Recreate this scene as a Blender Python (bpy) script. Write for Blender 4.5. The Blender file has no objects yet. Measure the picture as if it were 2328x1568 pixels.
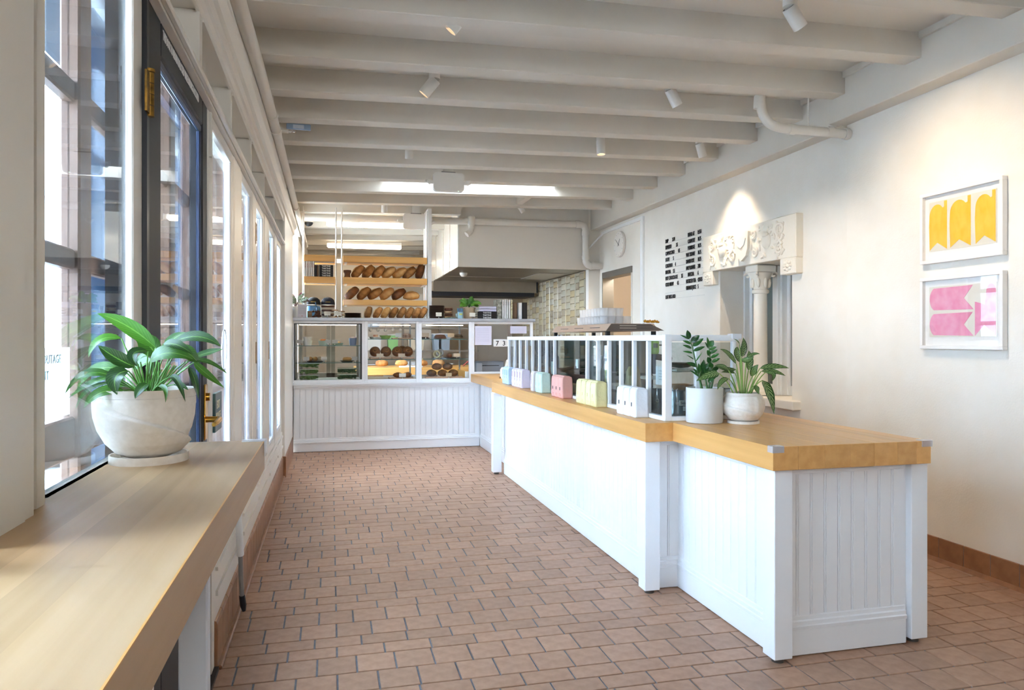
import bpy, bmesh, math, random
from mathutils import Vector, Matrix, noise

random.seed(7)
SC = bpy.context.scene
C = SC.collection
PI = math.pi
R = math.radians

# ------------------------------------------------------------------ camera
cam_d = bpy.data.cameras.new('camera')
cam = bpy.data.objects.new('camera', cam_d)
C.objects.link(cam)
cam.location = (0, 0, 1.38)
cam.rotation_euler = (R(90), 0, R(-13.94))
cam_d.sensor_width = 36.0
cam_d.lens = 1660.0 / 2328.0 * 36.0
cam_d.shift_y = -14.0 / 2328.0
cam_d.clip_start = 0.02
cam_d.clip_end = 300
SC.camera = cam

# ------------------------------------------------------------------ sky
W = bpy.data.worlds.new('World')
SC.world = W
W.use_nodes = True
wn = W.node_tree.nodes
wl = W.node_tree.links
wn.clear()
wo = wn.new('ShaderNodeOutputWorld')
wb = wn.new('ShaderNodeBackground')
wb.inputs['Color'].default_value = (0.87, 0.925, 1.0, 1)
wb.inputs['Strength'].default_value = 20.0
wl.new(wb.outputs[0], wo.inputs[0])

# ------------------------------------------------------------------ exposure
VS = SC.view_settings
VS.view_transform = 'Standard'
VS.look = 'None'
VS.exposure = 1.1
VS.gamma = 1.0
VS.use_curve_mapping = False
cy = SC.cycles
cy.max_bounces = 6
cy.diffuse_bounces = 4
cy.glossy_bounces = 3
cy.transmission_bounces = 6
cy.transparent_max_bounces = 16
cy.use_adaptive_sampling = True
cy.adaptive_threshold = 0.22
cy.adaptive_min_samples = 16
cy.caustics_reflective = False
cy.caustics_refractive = False
cy.sample_clamp_indirect = 6.0
cy.use_denoising = True


# ------------------------------------------------------------------ lamps of the place
def portal(name, loc, rot, sx, sy):
    d = bpy.data.lights.new(name, 'AREA')
    d.shape = 'RECTANGLE'
    d.size = sx
    d.size_y = sy
    d.cycles.is_portal = True
    o = bpy.data.objects.new(name, d)
    o.location = loc
    o.rotation_euler = rot
    C.objects.link(o)


# window openings: daylight enters here (left wall, front wall behind the camera, skylight)
portal('daylight_left_near', (-0.95, 0.9, 1.8), (0, R(-90), 0), 1.6, 2.8)
portal('daylight_left_mid', (-0.95, 4.9, 1.6), (0, R(-90), 0), 2.4, 5.6)
portal('daylight_left_far', (-0.95, 10.15, 1.8), (0, R(-90), 0), 2.3, 1.8)
portal('daylight_front', (0.3, -2.72, 2.3), (R(90), 0, 0), .7, 1.0)
portal('daylight_skylight', (1.6, 8.1, 3.95), (0, 0, 0), 2.0, 0.6)


# ------------------------------------------------------------------ materials
def lin(h):
    h = h.lstrip('#')
    out = []
    for i in (0, 2, 4):
        c = int(h[i:i + 2], 16) / 255.0
        out.append(c / 12.92 if c <= 0.04045 else ((c + 0.055) / 1.055) ** 2.4)
    return (out[0], out[1], out[2], 1.0)


MATS = {}


def _new(name):
    m = bpy.data.materials.new(name)
    m.use_nodes = True
    nt = m.node_tree
    b = nt.nodes['Principled BSDF']
    return m, nt, b


def _mixcol(nt, fac, a, b, mode='MIX'):
    n = nt.nodes.new('ShaderNodeMix')
    n.data_type = 'RGBA'
    n.blend_type = mode
    for sock, val in ((n.inputs[0], fac), (n.inputs[6], a), (n.inputs[7], b)):
        if hasattr(val, 'links') or hasattr(val, 'is_linked'):
            nt.links.new(val, sock)
        else:
            sock.default_value = val
    return n.outputs[2]


def mat(name, col, rough=0.5, metal=0.0, col2=None, scale=8.0, stretch=(1, 1, 1), detail=4.0, lo=0.35, hi=0.65,
        rnd=0.0, bump=0.0, bscale=60.0, emit=0.0, coat=0.0, spec=0.5, alpha=1.0, transl=0.0, coords='Object'):
    if name in MATS:
        return MATS[name]
    m, nt, b = _new(name)
    c = lin(col)
    base = None
    if col2 is not None or bump > 0:
        tc = nt.nodes.new('ShaderNodeTexCoord')
        mp = nt.nodes.new('ShaderNodeMapping')
        mp.inputs['Scale'].default_value = stretch
        nt.links.new(tc.outputs[coords], mp.inputs['Vector'])
    if col2 is not None:
        nz = nt.nodes.new('ShaderNodeTexNoise')
        nz.inputs['Scale'].default_value = scale
        nz.inputs['Detail'].default_value = detail
        nt.links.new(mp.outputs[0], nz.inputs['Vector'])
        rp = nt.nodes.new('ShaderNodeMapRange')
        rp.inputs['From Min'].default_value = lo
        rp.inputs['From Max'].default_value = hi
        nt.links.new(nz.outputs['Fac'], rp.inputs['Value'])
        base = _mixcol(nt, rp.outputs[0], c, lin(col2))
    if rnd > 0:
        oi = nt.nodes.new('ShaderNodeObjectInfo')
        hs = nt.nodes.new('ShaderNodeHueSaturation')
        mr = nt.nodes.new('ShaderNodeMapRange')
        mr.inputs['To Min'].default_value = 1 - rnd
        mr.inputs['To Max'].default_value = 1 + rnd
        nt.links.new(oi.outputs['Random'], mr.inputs['Value'])
        nt.links.new(mr.outputs[0], hs.inputs['Value'])
        if base is not None:
            nt.links.new(base, hs.inputs['Color'])
        else:
            hs.inputs['Color'].default_value = c
        base = hs.outputs[0]
    if base is not None:
        nt.links.new(base, b.inputs['Base Color'])
    else:
        b.inputs['Base Color'].default_value = c
    b.inputs['Roughness'].default_value = rough
    b.inputs['Metallic'].default_value = metal
    b.inputs['Specular IOR Level'].default_value = spec
    if coat:
        b.inputs['Coat Weight'].default_value = coat
        b.inputs['Coat Roughness'].default_value = 0.08
    if bump > 0:
        nb = nt.nodes.new('ShaderNodeTexNoise')
        nb.inputs['Scale'].default_value = bscale
        nb.inputs['Detail'].default_value = 3.0
        nt.links.new(mp.outputs[0], nb.inputs['Vector'])
        bp = nt.nodes.new('ShaderNodeBump')
        bp.inputs['Strength'].default_value = bump
        bp.inputs['Distance'].default_value = 0.01
        nt.links.new(nb.outputs['Fac'], bp.inputs['Height'])
        nt.links.new(bp.outputs[0], b.inputs['Normal'])
    if emit > 0:
        b.inputs['Emission Color'].default_value = c
        b.inputs['Emission Strength'].default_value = emit
    if transl > 0:
        tr = nt.nodes.new('ShaderNodeBsdfTranslucent')
        if base is not None:
            nt.links.new(base, tr.inputs['Color'])
        else:
            tr.inputs['Color'].default_value = c
        mx = nt.nodes.new('ShaderNodeMixShader')
        mx.inputs[0].default_value = transl
        out = nt.nodes['Material Output']
        nt.links.new(b.outputs[0], mx.inputs[1])
        nt.links.new(tr.outputs[0], mx.inputs[2])
        nt.links.new(mx.outputs[0], out.inputs['Surface'])
    MATS[name] = m
    return m


def wood(name, c1, c2, axis='y', scale=3.0, rnd=0.08, rough=0.38, coat=0.15):
    st = {'x': (0.35, 9, 9), 'y': (9, 0.35, 9), 'z': (9, 9, 0.35)}[axis]
    return mat(name, c1, rough, col2=c2, scale=scale, stretch=st, detail=6, lo=0.3, hi=0.7, rnd=rnd, coat=coat, bump=0.02,
               bscale=6)


def glassmat(name, tint='#ffffff', ior=1.45, rough=0.0, dirt=0.0):
    if name in MATS:
        return MATS[name]
    m = bpy.data.materials.new(name)
    m.use_nodes = True
    nt = m.node_tree
    nt.nodes.clear()
    out = nt.nodes.new('ShaderNodeOutputMaterial')
    tr = nt.nodes.new('ShaderNodeBsdfTransparent')
    tr.inputs['Color'].default_value = lin(tint)
    gl = nt.nodes.new('ShaderNodeBsdfGlossy')
    gl.inputs['Roughness'].default_value = rough
    fr = nt.nodes.new('ShaderNodeFresnel')
    ge = nt.nodes.new('ShaderNodeNewGeometry')
    ri = nt.nodes.new('ShaderNodeMapRange')      # same reflection on both faces of the thin pane
    ri.inputs['To Min'].default_value = ior
    ri.inputs['To Max'].default_value = 1.0 / ior
    nt.links.new(ge.outputs['Backfacing'], ri.inputs['Value'])
    nt.links.new(ri.outputs[0], fr.inputs['IOR'])
    mx = nt.nodes.new('ShaderNodeMixShader')
    nt.links.new(fr.outputs[0], mx.inputs[0])
    nt.links.new(tr.outputs[0], mx.inputs[1])
    nt.links.new(gl.outputs[0], mx.inputs[2])
    last = mx.outputs[0]
    if dirt > 0:
        df = nt.nodes.new('ShaderNodeBsdfDiffuse')
        df.inputs['Color'].default_value = (0.8, 0.87, 0.95, 1)
        tc = nt.nodes.new('ShaderNodeTexCoord')
        nz = nt.nodes.new('ShaderNodeTexNoise')
        nz.inputs['Scale'].default_value = 7
        nz.inputs['Detail'].default_value = 6
        nt.links.new(tc.outputs['Object'], nz.inputs['Vector'])
        mr = nt.nodes.new('ShaderNodeMapRange')
        mr.inputs['From Min'].default_value = 0.45
        mr.inputs['From Max'].default_value = 0.8
        mr.inputs['To Max'].default_value = dirt
        nt.links.new(nz.outputs['Fac'], mr.inputs['Value'])
        m2 = nt.nodes.new('ShaderNodeMixShader')
        nt.links.new(mr.outputs[0], m2.inputs[0])
        nt.links.new(last, m2.inputs[1])
        nt.links.new(df.outputs[0], m2.inputs[2])
        last = m2.outputs[0]
    nt.links.new(last, out.inputs['Surface'])
    MATS[name] = m
    return m


def leafmat(name, c_dark, c_mid, c_vein, veins=9.0, vein_w=0.12, rough=0.3, transl=0.3, pattern=False):
    """leaf with midrib and side veins, from the leaf's own UVs (u across, v along)"""
    if name in MATS:
        return MATS[name]
    m, nt, b = _new(name)
    uv = nt.nodes.new('ShaderNodeUVMap')
    sp = nt.nodes.new('ShaderNodeSeparateXYZ')
    nt.links.new(uv.outputs[0], sp.inputs[0])

    def math_(op, a, bb=None):
        n = nt.nodes.new('ShaderNodeMath')
        n.operation = op
        for i, v in enumerate((a, bb)):
            if v is None:
                continue
            if hasattr(v, 'is_linked'):
                nt.links.new(v, n.inputs[i])
            else:
                n.inputs[i].default_value = v
        return n.outputs[0]
    au = math_('ABSOLUTE', math_('SUBTRACT', sp.outputs[0], 0.5))
    rib = math_('LESS_THAN', au, 0.035)
    wv = math_('SINE', math_('MULTIPLY', math_('SUBTRACT', sp.outputs[1], math_('MULTIPLY', au, 0.55)), veins * 2 * PI))
    if pattern:
        nz = nt.nodes.new('ShaderNodeTexNoise')
        nz.inputs['Scale'].default_value = 6
        nt.links.new(uv.outputs[0], nz.inputs['Vector'])
        wv = math_('ADD', wv, math_('MULTIPLY', math_('SUBTRACT', nz.outputs['Fac'], 0.5), 2.4))
        mid = math_('MULTIPLY', math_('GREATER_THAN', au, 0.07), math_('LESS_THAN', au, 0.36))
        side = math_('MULTIPLY', math_('GREATER_THAN', wv, 0.25), mid)
    else:
        side = math_('MULTIPLY', math_('GREATER_THAN', wv, 1 - vein_w), 0.18)
    oi = nt.nodes.new('ShaderNodeObjectInfo')
    c0 = _mixcol(nt, oi.outputs['Random'], lin(c_dark), lin(c_mid))
    c1 = _mixcol(nt, side, c0, lin(c_vein))
    c2 = _mixcol(nt, math_('MULTIPLY', rib, 0.7), c1, lin(c_vein))
    nt.links.new(c2, b.inputs['Base Color'])
    b.inputs['Roughness'].default_value = rough
    tr = nt.nodes.new('ShaderNodeBsdfTranslucent')
    hs = nt.nodes.new('ShaderNodeHueSaturation')
    hs.inputs['Value'].default_value = 1.5
    hs.inputs['Hue'].default_value = 0.48
    nt.links.new(c2, hs.inputs['Color'])
    nt.links.new(hs.outputs[0], tr.inputs['Color'])
    mx = nt.nodes.new('ShaderNodeMixShader')
    mx.inputs[0].default_value = transl
    nt.links.new(b.outputs[0], mx.inputs[1])
    nt.links.new(tr.outputs[0], mx.inputs[2])
    nt.links.new(mx.outputs[0], nt.nodes['Material Output'].inputs['Surface'])
    MATS[name] = m
    return m


WHITE = mat('white_paint', '#f3f2ee', 0.35, spec=0.4)
WHITEB = mat('white_panel_paint', '#f4f5f6', 0.32, spec=0.45)
CREAM = mat('plaster', '#f1ebe0', 0.75, col2='#ece5d8', scale=3, bump=0.12, bscale=90)
CEIL = mat('ceiling_paint', '#ded7cb', 0.6, col2='#d8d1c4', scale=1.5, bump=0.02, bscale=20)
MOLD = mat('moulding_paint', '#e7e1d6', 0.38, spec=0.45)
BLACK = mat('black_paint', '#0c0e14', 0.35)
NAVY = mat('navy_black_paint', '#12151c', 0.5)
BLACKM = mat('black_plastic', '#15151a', 0.45)
STEEL = mat('stainless', '#b9b5ae', 0.28, 1.0, col2='#a39e96', scale=3, stretch=(0.4, 6, 6))
CHROME = mat('chrome', '#dcdde0', 0.12, 1.0)
BRASS = mat('brass', '#c9963c', 0.22, 1.0)
BRASSO = mat('old_brass', '#9a7433', 0.45, 1.0, col2='#5a4526', scale=30)
GALV = mat('zinc_slab', '#c4c6ca', 0.4, 0.35, col2='#b2b5bb', scale=5)
TILE = mat('quarry_tile', '#b08a70', 0.45, col2='#a27c63', scale=22, detail=5, rnd=0.09, bump=0.06, bscale=70)
TILEB = mat('base_tile', '#9f6f4c', 0.32, col2='#8c5f40', scale=14, rnd=0.08)
GROUT = mat('grout', '#787b84', 0.85, col2='#6a6d76', scale=30)
MAPLE = wood('maple_worktop', '#e2ac66', '#d39a52', 'y', 3.0, 0.10)
MAPLEX = wood('maple_end', '#d2a268', '#bd8a50', 'x', 3.0, 0.12)
MAPLEL = wood('maple_window_counter', '#c4a37c', '#b6946a', 'y', 3.5, 0.10, 0.5, 0.0)
SHELFW = wood('shelf_board', '#e8b266', '#dba353', 'x', 3.0, 0.05)
BROWNF = wood('brown_frame', '#75543f', '#634432', 'z', 4.0, 0.05, 0.5, 0.1)
GLASS = glassmat('clear_glass')
GLASSW = glassmat('window_glass', '#eef5fb', 1.5, 0.0, 0.05)
GLASSG = glassmat('guard_glass', '#e6ecec', 1.5)
PAPER = mat('paper', '#f0efec', 0.7)
BLUEP = mat('blue_grey_paint', '#22364a', 0.9, col2='#1b2d3f', scale=3, spec=0.05)


# ------------------------------------------------------------------ mesh helpers
class MB:
    def __init__(self):
        self.v = []
        self.f = []

    def add(self, vs, fs):
        n = len(self.v)
        self.v += [tuple(p) for p in vs]
        self.f += [tuple(i + n for i in f) for f in fs]
        return self

    def box(self, x0, x1, y0, y1, z0, z1, ch=0.0):
        if x0 > x1: x0, x1 = x1, x0
        if y0 > y1: y0, y1 = y1, y0
        if z0 > z1: z0, z1 = z1, z0
        if ch <= 0:
            vs = [(x, y, z) for z in (z0, z1) for y in (y0, y1) for x in (x0, x1)]
            fs = [(0, 2, 3, 1), (4, 5, 7, 6), (0, 1, 5, 4), (2, 6, 7, 3), (0, 4, 6, 2), (1, 3, 7, 5)]
            return self.add(vs, fs)
        ch = min(ch, (x1 - x0) * .45, (y1 - y0) * .45, (z1 - z0) * .45)
        lo = (x0, y0, z0)
        hi = (x1, y1, z1)
        vs = []
        idx = {}
        for sx in (0, 1):
            for sy in (0, 1):
                for sz in (0, 1):
                    s = (sx, sy, sz)
                    for k in range(3):
                        p = []
                        for a in range(3):
                            e = hi[a] if s[a] else lo[a]
                            if a != k:
                                e += -ch if s[a] else ch
                            p.append(e)
                        idx[(s, k)] = len(vs)
                        vs.append(p)
        fs = []
        for k in range(3):
            a, b = [(1, 2), (2, 0), (0, 1)][k]
            for sk in (0, 1):
                loop = []
                for sa, sb in ((0, 0), (1, 0), (1, 1), (0, 1)):
                    s = [0, 0, 0]
                    s[k] = sk; s[a] = sa; s[b] = sb
                    loop.append(idx[(tuple(s), k)])
                fs.append(tuple(loop if sk else loop[::-1]))
        for k in range(3):
            a, b = [(1, 2), (2, 0), (0, 1)][k]
            for sa in (0, 1):
                for sb in (0, 1):
                    s0 = [0, 0, 0]; s0[a] = sa; s0[b] = sb
                    s1 = list(s0); s1[k] = 1
                    s0 = tuple(s0); s1 = tuple(s1)
                    q = (idx[(s0, a)], idx[(s1, a)], idx[(s1, b)], idx[(s0, b)])
                    fs.append(q if (sa == sb) == False else q[::-1])
        for sx in (0, 1):
            for sy in (0, 1):
                for sz in (0, 1):
                    s = (sx, sy, sz)
                    t = (idx[(s, 0)], idx[(s, 1)], idx[(s, 2)])
                    fs.append(t if (sx + sy + sz) % 2 == 1 else t[::-1])
        return self.add(vs, fs)

    def lathe(self, prof, n=24, c=(0, 0, 0), M=None, cap0=False, cap1=False):
        vs = []
        for r, z in prof:
            for i in range(n):
                a = 2 * PI * i / n
                p = Vector((r * math.cos(a), r * math.sin(a), z))
                if M is not None:
                    p = M @ p
                vs.append((p.x + c[0], p.y + c[1], p.z + c[2]))
        fs = []
        for k in range(len(prof) - 1):
            for i in range(n):
                j = (i + 1) % n
                fs.append((k * n + i, k * n + j, (k + 1) * n + j, (k + 1) * n + i))
        if cap0:
            fs.append(tuple(range(n))[::-1])
        if cap1:
            fs.append(tuple((len(prof) - 1) * n + i for i in range(n)))
        return self.add(vs, fs)

    def cyl(self, p0, p1, r0, r1=None, n=14, caps=True):
        if r1 is None:
            r1 = r0
        p0 = Vector(p0)
        p1 = Vector(p1)
        d = p1 - p0
        q = d.to_track_quat('Z', 'Y').to_matrix()
        return self.lathe([(r0, 0), (r1, d.length)], n, p0, q, caps, caps)

    def tube(self, pts, r, n=8, caps=True):
        pts = [Vector(p) for p in pts]
        rs = r if isinstance(r, (list, tuple)) else [r] * len(pts)
        vs = []
        up = None
        for i, p in enumerate(pts):
            t = (pts[min(i + 1, len(pts) - 1)] - pts[max(i - 1, 0)]).normalized()
            if up is None:
                up = Vector((0, 0, 1)) if abs(t.z) < .9 else Vector((1, 0, 0))
            s = t.cross(up)
            if s.length < 1e-5:
                s = t.cross(Vector((0, 1, 0)))
            s.normalize()
            up = s.cross(t).normalized()
            for k in range(n):
                a = 2 * PI * k / n
                vs.append(p + (s * math.cos(a) + up * math.sin(a)) * rs[i])
        fs = []
        for i in range(len(pts) - 1):
            for k in range(n):
                j = (k + 1) % n
                fs.append((i * n + k, i * n + j, (i + 1) * n + j, (i + 1) * n + k))
        if caps:
            fs.append(tuple(range(n))[::-1])
            fs.append(tuple((len(pts) - 1) * n + k for k in range(n)))
        return self.add(vs, fs)

    def prism(self, poly, axis, a, b):
        """poly of 2D points, extruded from a to b along axis ('x': (y,z); 'y': (x,z); 'z': (x,y))"""
        def P(p, t):
            return {'x': (t, p[0], p[1]), 'y': (p[0], t, p[1]), 'z': (p[0], p[1], t)}[axis]
        n = len(poly)
        vs = [P(p, a) for p in poly] + [P(p, b) for p in poly]
        fs = [tuple(range(n)), tuple(range(n, 2 * n))[::-1]]
        for i in range(n):
            j = (i + 1) % n
            fs.append((i, i + n, j + n, j))
        return self.add(vs, fs)

    def sphere(self, c, r, nu=14, nv=8, sc=(1, 1, 1)):
        prof = []
        for k in range(nv + 1):
            a = -PI / 2 + PI * k / nv
            prof.append((max(1e-4, r * math.cos(a)), r * math.sin(a)))
        M = Matrix.Diagonal(Vector(sc))
        return self.lathe(prof, nu, c, M)

    def xf(self, M):
        self.v = [tuple(M @ Vector(p)) for p in self.v]
        return self

    def fn(self, f):
        self.v = [f(*p) for p in self.v]
        return self

    def mesh(self, name, m, smooth=False, fix=True):
        me = bpy.data.meshes.new(name)
        me.from_pydata(self.v, [], self.f)
        if fix:
            bm = bmesh.new()
            bm.from_mesh(me)
            bmesh.ops.recalc_face_normals(bm, faces=bm.faces)
            bm.to_mesh(me)
            bm.free()
        if m is not None:
            me.materials.append(m)
        if smooth:
            for p in me.polygons:
                p.use_smooth = True
            if smooth != 'all':
                try:
                    me.set_sharp_from_angle(angle=R(40))
                except Exception:
                    pass
        me.update()
        return me

    def build(self, name, m, parent=None, smooth=False, fix=True):
        if parent is None:
            xs = [p[0] for p in self.v]; ys = [p[1] for p in self.v]; zs = [p[2] for p in self.v]
            o0 = Vector(((min(xs) + max(xs)) / 2, (min(ys) + max(ys)) / 2, min(zs)))
            self.v = [(p[0] - o0.x, p[1] - o0.y, p[2] - o0.z) for p in self.v]
            o = link(name, self.mesh(name, m, smooth, fix), None)
            o.location = o0
            return o
        return link(name, self.mesh(name, m, smooth, fix), parent)


def link(name, me, parent=None, loc=None):
    o = bpy.data.objects.new(name, me)
    C.objects.link(o)
    adopt(o, parent)
    if loc is not None:
        o.location = loc
    return o


def adopt(o, parent):
    if parent is None:
        return
    o.parent = parent
    if parent.parent is None:
        o.matrix_parent_inverse = parent.matrix_basis.inverted()


def tag(o, label=None, cat=None, group=None, kind=None):
    if label: o['label'] = label
    if cat: o['category'] = cat
    if group: o['group'] = group
    if kind: o['kind'] = kind
    return o


def thing(name, label, cat, loc=(0, 0, 0), group=None, rz=0.0):
    o = bpy.data.objects.new(name, None)
    o.empty_display_size = 0.05
    C.objects.link(o)
    o.location = loc
    o.rotation_euler = (0, 0, rz)
    o.matrix_basis = Matrix.Translation(Vector(loc)) @ Matrix.Rotation(rz, 4, 'Z')
    return tag(o, label, cat, group)


def struct(name, label=None):
    o = bpy.data.objects.new(name, None)
    C.objects.link(o)
    o['kind'] = 'structure'
    if label:
        o['label'] = label
    return o


def dup(o, parent=None):
    c = o.copy()
    C.objects.link(c)
    if parent is not None:
        c.parent = parent
    for ch in list(o.children):
        dup(ch, c)
    return c


def place(o, loc, rz=0.0, label=None):
    o.location = loc
    o.rotation_euler = (0, 0, rz)
    if label:
        o['label'] = label
    return o


def B(name, m, parent, *args, ch=0.0, smooth=False):
    """one box part"""
    return MB().box(*args, ch=ch).build(name, m, parent)


def text_mesh(txt, size, m, name='lettering', align='LEFT', depth=0.0, bold=0.0):
    cu = bpy.data.curves.new('txt', 'FONT')
    cu.body = txt
    cu.size = size
    cu.align_x = align
    cu.extrude = depth
    cu.offset = bold
    cu.resolution_u = 2
    ob = bpy.data.objects.new('txt', cu)
    C.objects.link(ob)
    dg = bpy.context.evaluated_depsgraph_get()
    me = bpy.data.meshes.new_from_object(ob.evaluated_get(dg))
    me.name = name
    bpy.data.objects.remove(ob)
    me.materials.clear()
    me.materials.append(m)
    return me


def text(txt, size, m, parent, M, name='lettering', align='LEFT', depth=0.0005, sx=1.0, bold=0.0):
    """flat lettering: text x axis, y axis and normal from the columns of M"""
    me = text_mesh(txt, size, m, name, align, depth, bold)
    me.transform(M @ Matrix.Diagonal(Vector((sx, 1, 1, 1))))
    return link(name, me, parent)


def frameM(origin, xdir, ydir):
    x = Vector(xdir).normalized()
    y = Vector(ydir).normalized()
    z = x.cross(y)
    M = Matrix((x, y, z)).transposed().to_4x4()
    M.translation = Vector(origin)
    return M


ORD = ['first', 'second', 'third', 'fourth', 'fifth', 'sixth', 'seventh', 'eighth', 'ninth', 'tenth', 'eleventh', 'twelfth']


def cz(x):
    """the ceiling drops a little towards the window wall"""
    return 0.022 * (x - 3.63)

# ================================================================== FLOOR
floor = struct('floor', 'brown quarry tile floor with grey grout')
MB().box(-0.47, 3.8, -2.6, 9.3, -0.06, -0.005).build('grout_bed', GROUT, floor)
MB().box(-0.47, 5.2, 9.3, 16.2, -0.06, -0.004).build('kitchen_floor', mat('kitchen_floor_paint', '#7c5c48', 0.5), floor)
MB().box(3.79, 5.2, 8.2, 9.3, -0.06, -0.004).build('passage_floor', MATS['kitchen_floor_paint'], floor)
GW = 0.0075
CA, SA = math.cos(R(13.94)), math.sin(R(13.94))


def seen(x, y):
    d = x * SA + y * CA
    if d < 0.3:
        return None
    u = 1164 + 1660 * (x * CA - y * SA) / d
    v = 770 + 1660 * 1.38 / d
    if not (-20 < u < 2348 and v < 1590):
        return None
    if x > 1.72 and y > 3.7 or (x > 1.9 and 2.8 < y and x < 2.62):
        return None
    if u < 480 or (u > 2100 and y > 4.6):
        return None
    return d


tiles = []
yb = 3.258 - 0.552 * 11
rowdefs = [(0.109, 0.2075, -0.181), (0.109, 0.2075, -0.278), (0.167, 0.1632, -0.300), (0.167, 0.1632, -0.219)]
y = yb
k = 0
while y < 9.25:
    h, L, ph = rowdefs[k % 4]
    x = ph - 12 * L
    while x < 3.67:
        x0, x1 = max(x, -0.46), min(x + L, 3.67)
        if x1 - x0 > 0.02:
            tiles.append((x0 + GW / 2, x1 - GW / 2, y + GW / 2, y + h - GW / 2))
        x += L
    y += h
    k += 1
scored = []
for t in tiles:
    d = seen((t[0] + t[1]) / 2, (t[2] + t[3]) / 2)
    scored.append((d if d else 999, t))
scored.sort(key=lambda a: a[0])
tmesh = {}
stuffmb = MB()
for i, (d, t) in enumerate(scored):
    w, h = t[1] - t[0], t[3] - t[2]
    if i < 300 and d < 900:
        key = (round(w, 3), round(h, 3))
        if key not in tmesh:
            tmesh[key] = MB().box(-w / 2, w / 2, -h / 2, h / 2, -0.012, 0.0, ch=0.0018).mesh('tile', TILE)
        link('tile', tmesh[key], floor, ((t[0] + t[1]) / 2, (t[2] + t[3]) / 2, random.uniform(-0.0004, 0.0004)))
    else:
        stuffmb.box(t[0], t[1], t[2], t[3], -0.012, random.uniform(-0.0004, 0.0004))
TILEF = mat('quarry_tile_far', '#b08a70', 0.45, col2='#a27c63', scale=9, detail=5, bump=0.03, bscale=60)
o = stuffmb.build('distant_tiles', TILEF, floor, fix=False)
o['kind'] = 'stuff'

# ================================================================== CEILING
ceiling = struct('ceiling', 'white painted ceiling with close joists')


def slope(x, y, z):
    return (x, y, z + cz(x))


SX0, SX1, SY0, SY1 = 0.62, 2.6, 7.86, 8.39     # skylight opening
cb = MB()
for a in ((-0.75, 3.8, -2.7, SY0), (-0.75, SX0, SY0, SY1), (SX1, 3.8, SY0, SY1), (-0.75, 3.8, SY1, 9.95), (-0.75, 5.3, 9.95, 16.3)):
    cb.box(a[0], a[1], a[2], a[3], 3.27, 3.33)
cb.fn(slope).build('ceiling_boards', CEIL, ceiling)
sh = MB()
sh.box(SX0 - .03, SX0, SY0, SY1, 3.2, 3.85).box(SX1, SX1 + .03, SY0, SY1, 3.2, 3.85)
sh.box(SX0, SX1, SY0 - .03, SY0, 3.27, 3.85).box(SX0, SX1, SY1, SY1 + .03, 3.27, 3.85)
sh.build('skylight_shaft', WHITE, ceiling)
MB().box(SX0 - .02, SX1 + .02, SY0 - .02, SY1 + .02, 3.86, 3.868).build('skylight_pane', glassmat('tinted_skylight', '#eef3f8'), ceiling)
by = [3.755 - 0.685 * i for i in range(9, 0, -1)] + [3.755, 4.445, 5.06, 5.69, 6.355, 7.03, 7.71, 8.40, 9.11]
for yy in by:
    xe = 3.53 if yy < 4.6 else 3.63
    MB().box(-0.6, xe + .02, yy, yy + 0.135, 3.115, 3.28, ch=0.004).fn(slope).build('beam', CEIL, ceiling)
yy = 9.8
while yy < 15.5:
    MB().box(-0.6, 1.72, yy, yy + 0.135, 3.115, 3.28).fn(slope).build('beam', CEIL, ceiling)
    yy += 0.69
# blocking between two joists by the skylight
MB().box(2.32, 2.40, 8.53, 9.12, 3.14, 3.28).fn(slope).build('blocking', CEIL, ceiling)
# thin ledger moulding between joist ends
for i in range(len(by) - 1):
    xe = 3.53 if by[i] < 4.4 else 3.63
    MB().box(xe - .022, xe, by[i] + .135, by[i + 1], 3.225, 3.27).build('ledger', CEIL, ceiling)
trim1 = struct('trim_1', 'deep white girder along the top of the right wall')
B('girder', CEIL, trim1, 3.53, 3.70, -2.6, 4.62, 2.942, 3.33, ch=0.004)
B('girder', CEIL, trim1, 3.63, 3.82, 4.62, 9.96, 2.942, 3.33, ch=0.004)

# ================================================================== RIGHT WALL
wr = struct('wall_right', 'cream plaster wall with niche and menu')
B('plaster', CREAM, wr, 3.67, 3.9, -2.7, 4.6, -0.05, 3.3)
NY0, NY1, NZ0, NZ1 = 5.40, 6.57, 0.86, 2.06
DY0, DY1, DZ = 8.75, 9.80, 2.32
p = MB()
p.box(3.77, 3.9, 4.6, NY0, -.05, 3.3).box(3.77, 3.9, NY0, NY1, -.05, NZ0).box(3.77, 3.9, NY0, NY1, NZ1, 3.3)
p.box(3.77, 3.9, NY1, DY0, -.05, 3.3).box(3.77, 3.9, DY0, DY1, DZ, 3.3).box(3.77, 3.9, DY1, 9.96, -.05, 3.3)
p.build('plaster', CREAM, wr)
B('niche_jamb', CREAM, wr, 3.9, 4.30, NY1, NY1 + .05, NZ0 - .05, NZ1 + .05)
B('niche_jamb', CREAM, wr, 3.9, 4.30, NY0 - .05, NY0, NZ0 - .05, NZ1 + .05)
B('niche_head', CREAM, wr, 3.9, 4.30, NY0, NY1, NZ1, NZ1 + .05)
B('niche_floor', CREAM, wr, 3.9, 4.30, NY0, NY1, NZ0 - .05, NZ0)
B('sill', CREAM, wr, 3.69, 3.79, 5.28, 6.70, 0.79, 0.865, ch=0.006)
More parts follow.
